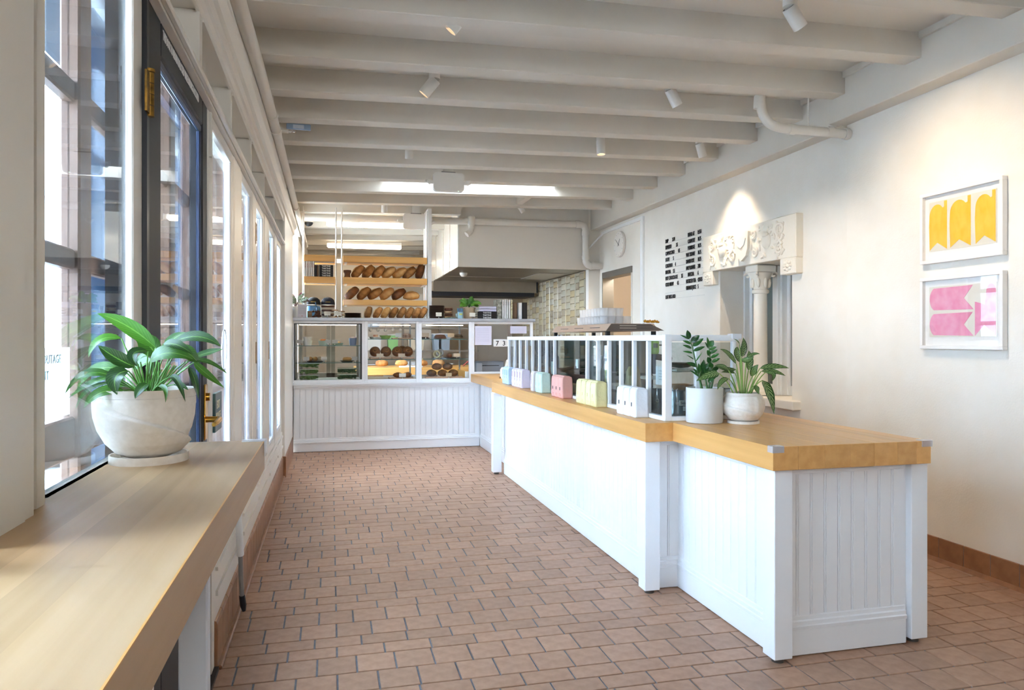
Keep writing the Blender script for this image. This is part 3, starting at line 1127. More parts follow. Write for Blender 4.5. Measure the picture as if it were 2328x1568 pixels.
for xx in (-.335, .066):
    for yy in (9.44, 9.72):
        MB().cyl((xx, yy, 1.64), (xx, yy, 3.03), .008, n=8).build('rod', ROD, hs2, smooth=True)

# ================================================================== HOOD
hd = thing('range_hood', 'large white boxed kitchen hood with stainless underside', 'hood', (2.6, 11.2, 2.19))
HP = mat('hood_paint', '#e6dfd3', .5)
HW = mat('hood_side_paint', '#d9cfbf', .25)
B('front_panel', HP, hd, 1.70, 3.60, 9.93, 9.97, 2.372, 3.33, ch=.003)
B('corner_bead', WHITE, hd, 1.694, 1.712, 9.922, 9.935, 2.372, 3.1)
for a, b in ((9.97, 10.65), (10.66, 11.3), (11.31, 12.1), (12.11, 12.85)):
    B('side_panel', HW, hd, 1.70, 1.73, a, b, 2.372, 3.33, ch=.003)
for yy in (10.62, 11.28, 12.08):
    B('batten', HW, hd, 1.688, 1.70, yy, yy + .06, 2.372, 3.3, ch=.003)
UND = mat('hood_steel', '#a39a8e', .33, 1.0, col2='#938a7e', scale=2)
B('underside', UND, hd, 1.73, 3.60, 9.97, 12.43, 2.376, 2.39)
B('rear_lip', UND, hd, 1.70, 3.52, 12.40, 12.43, 2.19, 2.376)
B('end_cap', BLACKM, hd, 3.52, 3.545, 12.38, 12.43, 2.19, 2.376)
B('filter', BLACKM, hd, 1.62, 3.5, 12.45, 13.1, 2.12, 2.2)
B('seam', mat('seam_shine', '#d8d2c8', .3, 1.0), hd, 1.75, 3.58, 11.5, 11.508, 2.372, 2.376)
B('access_panel', mat('access_grey', '#c9c4bb', .4, .3), hd, 3.05, 3.5, 10.6, 11.7, 2.366, 2.376, ch=.004)
dl = MB().lathe([(.06, 0), (.055, -.03), (.03, -.055), (.001, -.06)], 16, (1.95, 10.9, 2.376))
dl.build('dome_lamp', mat('frosted_glass', '#d8d0c4', .4), hd, smooth=True)

# tiled kitchen wall
tw = struct('wall_kitchen_tiles', 'wall of hand glazed beige tiles beside the hood')
B('mortar', mat('tile_mortar', '#8c7a5e', .8), tw, 3.60, 3.70, 10.05, 14.5, .9, 2.376)
TCOL = ['#cbbfa5', '#c3b79c', '#bfb8a2', '#c9bb98', '#bbb09a', '#d0c5ac', '#b3a68e', '#c6b28a']
TM = [mat('glazed_tile_%d' % i, c_, .22, col2='#a99878', scale=4, lo=.45, hi=.8) for i, c_ in enumerate(TCOL)]
TMD = mat('glazed_tile_dark', '#8d7f6c', .22, col2='#b3a68e', scale=9)
tlm = {}
yy = 10.06
col = 0
rng = random.Random(3)
cnt = 0
widths = [.045, .20, .17, .05, .21, .20]
while yy < 13.6 and cnt < 300:
    wd = widths[col % 6]
    z = 1.42 + (.03 if col % 2 else 0)
    zh = .42 if wd < .1 else .10
    while z < 2.36 and cnt < 300:
        z1 = min(z + zh, 2.372)
        mi = rng.choice((0, 1, 2, 3, 4, 5, 0, 1, 6, 7, 2, 3, 8))
        key = (wd, round(z1 - z, 3), mi)
        if key not in tlm:
            tlm[key] = MB().box(-.012, 0, 0, wd - .008, 0, z1 - z - .008, ch=.003).mesh('tile', TMD if mi == 8 else TM[mi])
        link('tile', tlm[key], tw, (3.60 - rng.uniform(0, .002), yy, z))
        cnt += 1
        z += zh
    yy += wd
    col += 1
rest = MB()
yy = 10.06
while yy < 14.4:
    z = .92
    while z < 1.40:
        rest.box(3.588, 3.60, yy, yy + .192, z, z + .092)
        z += .1
    yy += .2
o = rest.build('lower_tiles', TM[0], tw)
o['kind'] = 'stuff'

# ================================================================== GLASS GUARD ON THE WORKTOP
gg = thing('glass_guard', 'white framed glass sneeze guard with slim balusters on the worktop', 'glass guard', (1.85, 5.5, .93))
GX = 1.765
B('top_rail', WHITEB, gg, GX, GX + .035, 3.655, 7.32, 1.368, 1.402, ch=.003)
B('bottom_rail', WHITEB, gg, GX, GX + .035, 3.655, 7.32, .9305, .955, ch=.003)
B('top_rail', WHITEB, gg, GX + .035, 2.215, 3.655, 3.69, 1.368, 1.402, ch=.003)
B('bottom_rail', WHITEB, gg, GX + .035, 2.215, 3.655, 3.69, .9305, .955, ch=.003)
for yb_ in (7.295, 7.051, 6.839, 6.607, 6.389, 6.169, 5.951, 5.721, 4.938, 4.723, 4.516, 4.31, 4.108, 3.903):
    B('baluster', WHITEB, gg, GX + .004, GX + .03, yb_ - .012, yb_ + .012, .955, 1.368, ch=.003)
B('corner_post', WHITEB, gg, GX - .002, GX + .04, 3.652, 3.692, .931, 1.404, ch=.003)
for xx in (1.965, 2.19):
    B('baluster', WHITEB, gg, xx - .013, xx + .013, 3.66, 3.686, .955, 1.368, ch=.003)
B('pane', GLASSG, gg, GX + .031, GX + .036, 3.69, 7.3, .955, 1.368)
B('pane', GLASSG, gg, GX + .04, 2.19, 3.688, 3.692, .955, 1.36)
B('end_clip', CLEAR, gg, 2.17, 2.225, 3.645, 3.70, 1.38, 1.408)

# ================================================================== PLANTS
VR = Vector((CA, -SA, 0))      # sideways, as the planters are turned to the room
VF = Vector((SA, CA, 0))
UPV = Vector((0, 0, 1))


def leaf_mesh(p0, p1, p2, w, face, m, fold=.25, seg=9, name='leaf', wave=0.0):
    p0, p1, p2 = Vector(p0), Vector(p1), Vector(p2)
    vs, fs, uvs = [], [], []
    na = 4
    for i in range(seg + 1):
        t = i / seg
        p = p0 * (1 - t) ** 2 + p1 * 2 * t * (1 - t) + p2 * t * t
        tg = ((p1 - p0) * (1 - t) + (p2 - p1) * t).normalized()
        s = tg.cross(face)
        if s.length < 1e-4:
            s = tg.cross(UPV)
        s.normalize()
        nn = s.cross(tg).normalized()
        ww = w * .5 * (math.sin(PI * min(1, t ** .75 * 1.0)) ** .8 if 0 < t < 1 else 0.02)
        for k_ in range(na + 1):
            q = (k_ / na) * 2 - 1
            off = s * (q * ww) + nn * (abs(q) * ww * fold) + nn * (wave * ww * math.sin(t * 17 + q * 2) * abs(q))
            vs.append(p + off)
            uvs.append((k_ / na, t))
    for i in range(seg):
        for k_ in range(na):
            a = i * (na + 1) + k_
            fs.append((a, a + 1, a + na + 2, a + na + 1))
    me = bpy.data.meshes.new(name)
    me.from_pydata([tuple(v) for v in vs], [], fs)
    uvl = me.uv_layers.new(name='UVMap')
    for lp in me.loops:
        uvl.data[lp.index].uv = uvs[lp.vertex_index]
    for p in me.polygons:
        p.use_smooth = True
    me.materials.append(m)
    return me


class Plant:
    """px: drawing units to metres, o: point on the plant axis at the rim"""
    def __init__(self, root, o, px, lm, sm):
        self.root, self.o, self.px, self.lm, self.sm = root, Vector(o), px, lm, sm

    def P(self, a, b, d=0.0):
        return self.o + VR * (a * self.px) + UPV * (-b * self.px) + VF * (d * self.px)

    def leaf(self, base, mid, tip, w, d=(0, 0, 0), stem=None, lm=None, up=.6, fold=.25, wave=.05, sr=1.6, turn=0.0):
        face = (VF * -1.0 + UPV * up + VR * turn).normalized()
        me = leaf_mesh(self.P(*base, d[0]), self.P(*mid, d[1]), self.P(*tip, d[2]), w * self.px, face, lm or self.lm, fold, wave=wave)
        o = link('leaf', me, self.root)
        if stem is not None:
            s0 = self.P(stem[0], stem[1], d[0] * .25)
            s2 = self.P(*base, d[0])
            s1 = (s0 + s2) / 2 + UPV * (12 * self.px)
            pts = [s0 * (1 - t) ** 2 + s1 * 2 * t * (1 - t) + s2 * t * t for t in (0, .25, .5, .75, 1)]
            MB().tube(pts, [sr * self.px, sr * self.px, sr * .9 * self.px, sr * .8 * self.px, sr * .7 * self.px], 6).build('stem', self.sm, self.root, smooth=True)
        return o


POTW = mat('sand_white_ceramic', '#ebe2d6', .55, col2='#e2d8ca', scale=60, bump=.02, bscale=200)
SOIL = mat('soil', '#3a2c22', .95, bump=.4, bscale=80)
LG = leafmat('lily_leaf', '#163a11', '#3b7018', '#6c9c42', 11, .25, .4, .28)
SG = mat('lily_stem', '#5f9440', .5)
pl = thing('potted_plant', 'leafy green plant in a large carved white planter on the window counter', 'potted plant', (-.405, 1.83, 1.10))
PX, PY, PZ = -.405, 1.83, 1.10
MB().lathe([(.0005, .004), (.078, .004), (.079, .018), (.083, .018), (.083, 0), (.0005, 0)], 40, (PX, PY, PZ)).build('saucer', POTW, pl, smooth=True)
prof = [(.0005, .012), (.045, .012), (.068, .022), (.090, .045), (.106, .075), (.114, .105), (.116, .135), (.1145, .155), (.112, .166), (.1075, .166), (.110, .13), (.0005, .125)]
N = 120
pv, pf = [], []
pm = MB()
pm.lathe(prof[:9], N, (PX, PY, PZ))


def carve(x, y, z):
    # sweeping step carved around the pot: the upper part sits back behind a diagonal lip
    dx, dy, dz = x - PX, y - PY, z - PZ
    a = dx * CA - dy * SA
    bb = dx * SA + dy * CA
    ang = math.atan2(a, -bb)          # 0 = towards the room
    line = .152 - .035 * (ang + 1.2) if -1.6 < ang < 2.2 else .02
    if dz > line and dz > .02:
        k_ = max(0.0, min(1, (dz - line) / .0035))
        s = 1 - .15 * k_
        return (PX + dx * s, PY + dy * s, z)
    return (x, y, z)


pm2 = MB()
dense = []
for i in range(len(prof[:9]) - 1):
    (r0, z0), (r1, z1) = prof[i], prof[i + 1]
    st = 16 if z1 > .03 else 2
    for q in range(st):
        t = q / st
        dense.append((r0 + (r1 - r0) * t, z0 + (z1 - z0) * t))
dense.append(prof[8])
pm2.lathe(dense, N, (PX, PY, PZ)).fn(carve)
pm2.build('pot', POTW, pl, smooth='all')
MB().lathe([(.1025, .166), (.099, .160), (.099, .130)], N, (PX, PY, PZ)).build('pot_lip', POTW, pl, smooth=True)
MB().lathe([(.100, .148), (.05, .152), (.0005, .154)], 32, (PX, PY, PZ)).build('soil', SOIL, pl)
S = 1000 / 3136.0 * 1.03
P1 = Plant(pl, (PX, PY, PZ + .158), .001, LG, SG)


def cp(x, y):
    return ((x - 1030) * .319, (y - 716) * .319)


LIST = [
    ((1060, 400), (860, 215), (635, 148), 120, (10, 20, 10)),
    ((880, 330), (720, 290), (702, 462), 70, (-30, -50, -60)),
    ((1040, 470), (960, 330), (875, 335), 150, (30, 40, 30)),
    ((992, 532), (880, 470), (770, 380), 105, (-40, -60, -60)),
    ((860, 560), (640, 480), (545, 700), 95, (-10, -20, -20)),
    ((840, 600), (660, 500), (556, 715), 70, (-40, -60, -70)),
    ((850, 600), (740, 620), (615, 742), 50, (-60, -80, -90)),
    ((840, 640), (680, 650), (650, 815), 40, (-50, -70, -80)),
    ((995, 555), (900, 560), (968, 712), 130, (-70, -95, -100)),
    ((965, 690), (820, 660), (762, 800), 90, (-70, -100, -110)),
    ((1115, 420), (1000, 400), (1105, 522), 85, (-60, -90, -100)),
    ((1110, 490), (1260, 380), (1425, 475), 130, (-50, -70, -60)),
    ((1220, 350), (1400, 270), (1560, 388), 95, (0, 0, -10)),
    ((1120, 400), (1150, 320), (1258, 288), 85, (20, 30, 30)),
    ((1190, 370), (1310, 345), (1428, 442), 75, (-40, -60, -60)),
    ((1300, 500), (1450, 440), (1612, 590), 38, (-10, -10, -10)),
    ((1380, 500), (1460, 570), (1608, 680), 55, (-20, -30, -30)),
    ((1370, 530), (1450, 600), (1466, 752), 50, (-40, -60, -60)),
    ((1250, 600), (1350, 560), (1416, 762), 48, (-50, -80, -90)),
    ((1150, 640), (1120, 660), (1098, 738), 75, (-80, -100, -105)),
    ((1200, 660), (1310, 640), (1296, 765), 34, (-70, -95, -100)),
    ((1270, 655), (1330, 640), (1395, 690), 40, (-40, -50, -60)),
    ((700, 560), (745, 600), (742, 725), 60, (50, 50, 50)),
    ((1010, 500), (930, 500), (870, 560), 90, (20, 30, 30)),
    ((1060, 560), (1000, 640), (1040, 716), 60, (40, 40, 40)),
    ((1290, 470), (1400, 430), (1500, 410), 60, (40, 50, 50)),
    ((1240, 420), (1330, 400), (1410, 520), 110, (-10, -20, -10)),
    ((1000, 460), (880, 420), (860, 540), 60, (40, 50, 50)),
]
for i, (a, b, c_, w_, d_) in enumerate(LIST):
    bx = cp(*a)
    P1.leaf(bx, cp(*b), cp(*c_), w_ * .319, d_, stem=((bx[0]) * .18 + random.uniform(-8, 8), 8), up=.75, wave=.04, sr=2.0)
for i in range(16):
    a = random.uniform(-26, 34)
    b0 = P1.P(a * .6, 8, random.uniform(-25, 25))
    b1 = P1.P(a * 1.6 + random.uniform(-8, 8), -66 + random.uniform(-12, 10), random.uniform(-35, 25))
    MB().tube([b0, (b0 + b1) / 2 + UPV * .006, b1], [.0022, .002, .0017], 6).build('stem', SG, pl, smooth=True)

# ---- zz plant in straight white pot
WP = mat('white_glazed_pot', '#d3d1cc', .4)
ZL = leafmat('zz_leaf', '#173a1c', '#2e6a2a', '#3f7d36', 4, .1, .22, .2)
zz = thing('potted_plant', 'dark glossy leaved plant in a straight white cylinder pot on the worktop', 'potted plant', (1.957, 3.575, .93))
ZX, ZY = 1.957, 3.575
MB().lathe([(.0005, .002), (.095, .002), (.098, .008), (.098, .185), (.096, .188), (.091, .188), (.089, .17), (.089, .02)], 48, (ZX, ZY, .93)).build('pot', WP, zz, smooth=True)
MB().lathe([(.089, .165), (.0005, .170)], 24, (ZX, ZY, .93)).build('soil', SOIL, zz)
PZZ = Plant(zz, (ZX, ZY, .93 + .175), .00236, ZL, mat('zz_stem', '#3f6a35', .5))


def czz(x, y):
    return ((x - 965) / 5.06, (y - 790) / 5.06)


def zstem(pts, leaves, d=0.0):
    P_s = [PZZ.P(*czz(*p), d) for p in pts]
    MB().tube(P_s, [.006 - .004 * i / (len(P_s) - 1) for i in range(len(P_s))], 8).build('stem', PZZ.sm, zz, smooth=True)
    for (b, t, w_) in leaves:
        m_ = ((b[0] + t[0]) / 2, (b[1] + t[1]) / 2 - 6)
        PZZ.leaf(czz(*b), czz(*m_), czz(*t), w_ / 5.06, (d, d - 4, d - 3), up=.35, fold=.15, wave=0)


zstem([(940, 780), (870, 500), (825, 290), (795, 210)], [
    ((790, 205), (762, 100), 62), ((785, 205), (680, 155), 22), ((812, 240), (905, 160), 70), ((812, 260), (710, 222), 34), ((830, 285), (952, 195), 62),
    ((818, 310), (710, 272), 34), ((838, 340), (970, 290), 44), ((830, 365), (712, 345), 28), ((845, 440), (755, 388), 14), ((860, 470), (940, 350), 14), ((885, 520), (750, 475), 50)])
zstem([(1010, 780), (1040, 560), (1010, 300), (990, 200)], [
    ((1005, 290), (985, 180), 34), ((1010, 290), (1060, 220), 70), ((1000, 310), (958, 232), 20), ((1012, 330), (1095, 292), 36), ((1020, 395), (985, 330), 55),
    ((1020, 370), (1105, 325), 38), ((1030, 420), (1125, 370), 40), ((1040, 470), (1135, 425), 42), ((1020, 480), (990, 410), 60), ((1045, 545), (1010, 470), 62)], -6)
zstem([(920, 780), (890, 640), (930, 500), (945, 440)], [
    ((920, 590), (945, 440), 70), ((900, 600), (880, 480), 40), ((940, 560), (1000, 480), 60), ((870, 600), (820, 540), 30), ((900, 640), (780, 560), 24)], -10)
zstem([(1050, 780), (1090, 600), (1120, 510)], [
    ((1070, 600), (1150, 490), 40), ((1080, 640), (1140, 600), 50), ((1060, 560), (1150, 520), 40), ((1040, 660), (1110, 620), 60), ((960, 640), (900, 560), 90)], 4)
zstem([(980, 780), (960, 650), (970, 560)], [((960, 640), (1010, 520), 70), ((955, 620), (930, 520), 60), ((990, 700), (1050, 640), 50)], -14)

# ---- patterned plant in round white pot on saucer
AG = leafmat('patterned_leaf', '#20431a', '#315a22', '#93b070', 8, .3, .32, .25, pattern=True)
ag = thing('potted_plant', 'plant with pale patterned leaves in a round white pot on a saucer', 'potted plant', (2.145, 3.50, .93))
AX, AY = 2.145, 3.50
MB().lathe([(.0005, .004), (.076, .004), (.078, .014), (.084, .014), (.084, 0), (.0005, 0)], 40, (AX, AY, .93)).build('saucer', POTW, ag, smooth=True)
apr = [(.0005, .008), (.05, .008), (.078, .022), (.100, .05), (.111, .08), (.112, .105), (.104, .135), (.088, .158), (.084, .163), (.079, .162), (.080, .145)]
dense = []
for (r0, z0), (r1, z1) in zip(apr, apr[1:]):
    for q in range(6):
        dense.append((r0 + (r1 - r0) * q / 6, z0 + (z1 - z0) * q / 6))
dense.append(apr[-1])


def carve2(x, y, z):
    dx, dy, dz = x - AX, y - AY, z - .93
    a = dx * CA - dy * SA
    bb = dx * SA + dy * CA
    ang = math.atan2(a, -bb)
    line = .088 - .022 * (ang + .9) if -1.9 < ang < .35 else .4
    if line < dz < .15:
        k_ = min(1, (dz - line) / .006)
        s = 1 - .09 * k_
        return (AX + dx * s, AY + dy * s, z)
    return (x, y, z)


MB().lathe(dense, 64, (AX, AY, .93)).fn(carve2).build('pot', POTW, ag, smooth='all')
MB().lathe([(.080, .148), (.0005, .152)], 24, (AX, AY, .93)).build('soil', SOIL, ag)
PA = Plant(ag, (AX, AY, .93 + .155), .00232, AG, mat('pale_green_stem', '#86a552', .5))


def ca(x, y):
    return ((x - 1480) / 5.06, (y - 830) / 5.06)


for b, m_, t, w_, d_, tn in [
    ((1480, 400), (1520, 280), (1497, 172), 85, (10, 12, 10), .2), ((1440, 460), (1385, 330), (1425, 280), 80, (0, 0, 5), 0), ((1385, 480), (1290, 330), (1180, 305), 60, (-10, -15, -20), 0),
    ((1420, 420), (1480, 460), (1545, 385), 75, (-25, -35, -35), 0), ((1560, 560), (1590, 420), (1570, 325), 90, (10, 15, 15), 0), ((1500, 420), (1580, 340), (1660, 362), 40, (-10, -10, -10), 0),
    ((1540, 620), (1520, 540), (1590, 480), 80, (-30, -40, -40), 0), ((1640, 530), (1790, 480), (1980, 525), 70, (-20, -25, -20), .1), ((1640, 560), (1780, 540), (1910, 610), 60, (-30, -35, -35), .1),
    ((1680, 570), (1800, 560), (1725, 668), 60, (-35, -45, -50), .1), ((1640, 660), (1680, 760), (1730, 1035), 125, (-40, -62, -62), .4), ((1130, 580), (1000, 570), (842, 660), 95, (-50, -65, -70), 0),
    ((1250, 640), (1130, 640), (1095, 760), 60, (-40, -55, -60), 0), ((1280, 550), (1200, 480), (1115, 500), 55, (-20, -25, -20), 0), ((1380, 540), (1260, 560), (1130, 495), 55, (-10, -15, -15), 0),
    ((1400, 590), (1330, 560), (1235, 580), 40, (10, 10, 10), 0), ((1440, 250), (1420, 200), (1365, 185), 14, (0, 0, 0), 0), ((1590, 720), (1560, 760), (1600, 820), 60, (-30, -40, -40), 0)]:
    PA.leaf(ca(*b), ca(*m_), ca(*t), w_ / 5.06, d_, stem=((b[0] - 1480) / 5.06 * .35, 2), up=.5, wave=.06, sr=1.5, turn=tn)

# ---- variegated plant on the case top by the window
VG = leafmat('variegated_leaf', '#5e7a5c', '#8aa083', '#cfd3bd', 3, .9, .35, .2, pattern=True)
VM = leafmat('maroon_leaf', '#5d3a3c', '#7d4a4a', '#8d6a5c', 3, .2, .35, .2)
vp = thing('potted_plant', 'grey green and maroon plant in a white tapered pot by the window', 'potted plant', (-.42, 9.42, 1.64))
MB().lathe([(.0005, 0), (.052, 0), (.066, .14), (.062, .14), (.058, .12), (.0005, .12)], 24, (-.42, 9.42, 1.64)).build('pot', mat('pot_white', '#eeeae2', .4), vp, smooth=True)
PV = Plant(vp, (-.42, 9.42, 1.76), .0055, VG, mat('maroon_stem', '#6a4a44', .5))
rv = random.Random(5)
for i in range(30):
    a = rv.uniform(-1.5, 1.5)
    L = rv.uniform(14, 34)
    st = (rv.uniform(-4, 4), 0)
    b = (st[0] + math.sin(a) * L * .45, -L * .35 - rv.uniform(0, 8))
    t = (st[0] + math.sin(a) * L * 1.05, b[1] - math.cos(a) * L * .75 + abs(a) * 5)
    m_ = ((b[0] + t[0]) / 2, (b[1] + t[1]) / 2 - 4)
    dd = rv.uniform(-12, 8)
    PV.leaf(b, m_, t, rv.uniform(6, 9), (dd, dd, dd), stem=st, lm=VM if i % 6 == 0 else VG, up=.4, sr=.35, fold=.3)
# ---- green plant on the case top by the books
GL = leafmat('bright_leaf', '#2f6a1e', '#5f9a2e', '#86b84e', 4, .15, .3, .35)
gp = thing('potted_plant', 'bright green plant in a kraft coloured pot beside the stacked books', 'potted plant', (1.76, 9.42, 1.64))
MB().lathe([(.0005, 0), (.062, 0), (.078, .13), (.084, .145), (.078, .15), (.072, .13), (.0005, .13)], 20, (1.76, 9.42, 1.64)).build('pot', mat('kraft_pot', '#b39a7b', .8, bump=.2, bscale=30), gp, smooth=True)
PG = Plant(gp, (1.76, 9.42, 1.775), .0056, GL, mat('green_stem', '#4f7d30', .5))
for i in range(34):
    a = rv.uniform(-1.6, 1.6)
    L = rv.uniform(12, 30)
    b = (math.sin(a) * L * .4, -L * .3 - rv.uniform(0, 6))
    t = (math.sin(a) * L * 1.0, b[1] - math.cos(a) * L * .55 + abs(a) * 3)
    m_ = ((b[0] + t[0]) / 2, (b[1] + t[1]) / 2 - 4)
    dd = rv.uniform(-12, 6)
    PG.leaf(b, m_, t, rv.uniform(7, 11), (dd, dd, dd), stem=(0, 0), up=.5, sr=.3, fold=.3)

# ================================================================== COFFEE BAGS
BAGH = .165


def bag_meshes(m):
    b = MB()
    w_, d_ = .088, .082
    # lower pouch with soft sides, rolled top
    rows = [(0, .94, .95), (.012, 1.0, 1.0), (.05, 1.03, 1.02), (.10, 1.01, 1.0), (.140, .99, .97), (.156, .97, .90), (.163, .96, .80), (BAGH, .95, .66)]
    vs = []
    per = []
    nseg = 7
    for zi, (z, sw, sd) in enumerate(rows):
        ring = []
        for side in range(4):
            for q in range(nseg):
                t = q / nseg
                hw, hd = w_ / 2 * sw, d_ / 2 * sd
                c4 = [(-hd, -hw), (hd, -hw), (hd, hw), (-hd, hw)]
                a, e = c4[side], c4[(side + 1) % 4]
                x, y_ = a[0] + (e[0] - a[0]) * t, a[1] + (e[1] - a[1]) * t
                bulge = .005 * math.sin(PI * t) * (1 if 0 < zi < 6 else 0)
                nx, ny = [(0, -1), (1, 0), (0, 1), (-1, 0)][side]
                if side in (0, 2):
                    bulge = -.004 * math.sin(PI * t) if 2 < zi < 7 else bulge * .3
                jit = .0016 * noise.noise(Vector((x * 60, y_ * 60, z * 60)))
                ring.append((x + nx * (bulge + jit), y_ + ny * (bulge + jit), z + .0015 * noise.noise(Vector((x * 30, y_ * 30, 7)))))
        vs += ring
    n_ = 4 * nseg
    fs = []
    for i in range(len(rows) - 1):
        for q in range(n_):
            j = (q + 1) % n_
            fs.append((i * n_ + q, i * n_ + j, (i + 1) * n_ + j, (i + 1) * n_ + q))
    fs.append(tuple(range(n_))[::-1])
    fs.append(tuple((len(rows) - 1) * n_ + q for q in range(n_)))
    b.add(vs, fs)
    body = b.mesh('pouch', m, smooth='all')
    t = MB().box(-.026, .020, -.042, .042, BAGH - .004, BAGH + .005, ch=.002)
    top = t.mesh('rolled_top', m)
    return body, top


INK = mat('bag_ink', '#4a4540', .7)
sets = [('white', '#f1f2f5', 4.142, 3.854, 3, 'white'), ('yellow', '#f0e6ac', 4.894, 4.505, 4, 'yellow'), ('coral', '#ecaea0', 5.484, 5.213, 3, 'coral'),
        ('mint', '#cfe4d6', 5.958, 5.777, 2, 'mint'), ('cream', '#eadfdc', 6.137, 6.0, 1, 'cream'), ('lilac', '#e4d9e8', 6.797, 6.40, 4, 'lilac'), ('blue', '#c2dbf2', 7.17, 6.93, 3, 'blue')]
for cname, colr, ya, yb2, n_, adj in sets:
    m = mat('bag_' + cname, colr, .6, bump=.35, bscale=38)
    ms = bag_meshes(m)
    ink = mat('bag_band_' + cname, {'white': '#e9eaef', 'yellow': '#e4d48c', 'coral': '#d98b7b', 'mint': '#b4d0bd', 'cream': '#d8c4c6', 'lilac': '#c9a9b5', 'blue': '#8fb2d8'}[cname], .6)
    st = (ya - yb2) / n_
    for i in range(n_):
        yc = yb2 + st * (i + .5)
        if n_ == 1:
            lab = 'single cream coffee bag standing between the lilac and mint bags'
        elif i == 0:
            lab = '%s coffee bag at the near end of the %s row' % (adj, adj)
        elif i == n_ - 1:
            lab = '%s coffee bag at the far end of the %s row' % (adj, adj)
        else:
            lab = '%s %s coffee bag counted from the near end of its row' % (ORD[i], adj)
        b = thing('coffee_bag', lab, 'coffee bag', (1.722, yc, .9305), adj + ' coffee bags on the worktop', R(random.uniform(-3, 3)))
        for nm, me in zip(('pouch', 'rolled_top'), ms):
            o = bpy.data.objects.new(nm, me)
            C.objects.link(o)
            o.parent = b
        o = MB().box(-.0475, -.0462, -.006, .006, .062, .085).build('emblem', INK if cname in ('white', 'coral') else ink, b)
        o.matrix_parent_inverse.identity()
        if cname in ('blue', 'lilac', 'cream'):
            o = MB().box(-.0475, -.0455, -.014, .014, .092, .145).build('stripe', ink, b)
            o.matrix_parent_inverse.identity()
        for zz_ in (.020, .027, .034):
            o = MB().box(-.0468, -.0455, -.022, .022, zz_, zz_ + .0025).build('print_line', ink, b)
            o.matrix_parent_inverse.identity()

# price cards clipped to the guard
for i, (yc, z0, colr, nm) in enumerate(((7.17, 1.09, '#bcd6ee', 'blue'), (6.49, 1.10, '#d9c9e2', 'lilac'), (5.84, 1.085, '#c8e2d0', 'mint'), (4.60, 1.09, '#ece2a4', 'yellow'), (3.80, 1.12, '#ffffff', 'plain'))):
    lab = 'white price card with %s edge on the glass guard' % nm if nm != 'plain' else 'plain white price card nearest the corner post of the glass guard'
    c_ = thing('price_card', lab, 'card', (1.80, yc, z0), 'price cards on the glass guard')
    B('card', PAPER, c_, 1.803, 1.806, yc - .05, yc + .05, z0, z0 + .105)
    B('colour_edge', mat('card_' + nm, colr, .6), c_, 1.8018, 1.803, yc + .025, yc + .05, z0, z0 + .105)
    for q in range(4):
        B('print_line', mat('grey_ink', '#9a9aa2', .7), c_, 1.8022, 1.803, yc - .04, yc + .01, z0 + .03 + q * .016, z0 + .033 + q * .016)

# ================================================================== PICTURES
FR = mat('frame_white', '#f2eee8', .35)
MATB = mat('mat_board', '#faf6ef', .7)
ARTP = mat('art_paper', '#ece4d4', .8)
YEL = mat('yellow_crayon', '#f5bd2a', .8, col2='#f8cb4a', scale=25, stretch=(1, 1, .5))
PNK = mat('pink_crayon', '#ee8fae', .8, col2='#f2a9c0', scale=16)


def picture(z0, z1, label, kind):
    p_ = thing('framed_picture', label, 'picture', (3.65, 3.585, z0), 'framed prints on the right wall')
    y0, y1 = 3.29, 3.88
    fw = .022
    B('frame_bar', FR, p_, 3.632, 3.668, y0, y1, z0, z0 + fw, ch=.002)
    B('frame_bar', FR, p_, 3.632, 3.668, y0, y1, z1 - fw, z1, ch=.002)
    B('frame_bar', FR, p_, 3.632, 3.668, y0, y0 + fw, z0 + fw, z1 - fw, ch=.002)
    B('frame_bar', FR, p_, 3.632, 3.668, y1 - fw, y1, z0 + fw, z1 - fw, ch=.002)
    B('mat_board', MATB, p_, 3.656, 3.660, y0 + fw, y1 - fw, z0 + fw, z1 - fw)
    B('glazing', GLASS, p_, 3.640, 3.642, y0 + fw, y1 - fw, z0 + fw, z1 - fw)
    ya, yb3 = y1 - .055, y0 + .055
    za, zb = z0 + .075, z1 - .06
    B('paper', ARTP, p_, 3.6535, 3.656, yb3, ya, za, zb)

    def shape(pts, m):
        poly = [(ya + (yb3 - ya) * u_, za + (zb - za) * v_) for u_, v_ in pts]
        MB().prism(poly, 'x', 3.6522, 3.6535).build('crayon_shape', m, p_)

    def arc(cx, cy_, rx, ry, a0, a1, n_=9):
        return [(cx + rx * math.cos(R(a0 + (a1 - a0) * i / n_)), cy_ + ry * math.sin(R(a0 + (a1 - a0) * i / n_))) for i in range(n_ + 1)]
    if kind == 'y':
        for x0, x1 in ((.0, .285), (.325, .64), (.70, .985)):
            w_ = x1 - x0
            shape([(x0 + .01, .03), (x0 + w_ * .46, .17), (x1, .02), (x1, .985), (x1 - .045, .985), (x1 - .045, .87)] + arc(x0 + w_ * .44, .70, w_ * .42, .24, 40, 180) + [(x0, .5)], YEL)
    else:
        for z0_, z1_ in ((.52, .98), (.02, .47)):
            h_ = z1_ - z0_
            shape(arc(.11, (z0_ + z1_) / 2, .10, h_ * .5, 110, 250) + [(.68, z0_), (.54, z0_ + h_ * .48), (.67, z1_)], PNK)
        shape([(.70, .02), (.83, .22), (.985, .03), (.99, .80)] + arc(.925, .84, .065, .14, 0, 170) + [(.84, .6), (.70, .66)], PNK)
    return p_


picture(1.849, 2.292, 'white framed print of three yellow pennant shapes, upper of two', 'y')
picture(1.317, 1.763, 'white framed print of pink pennant shapes, lower of two', 'p')

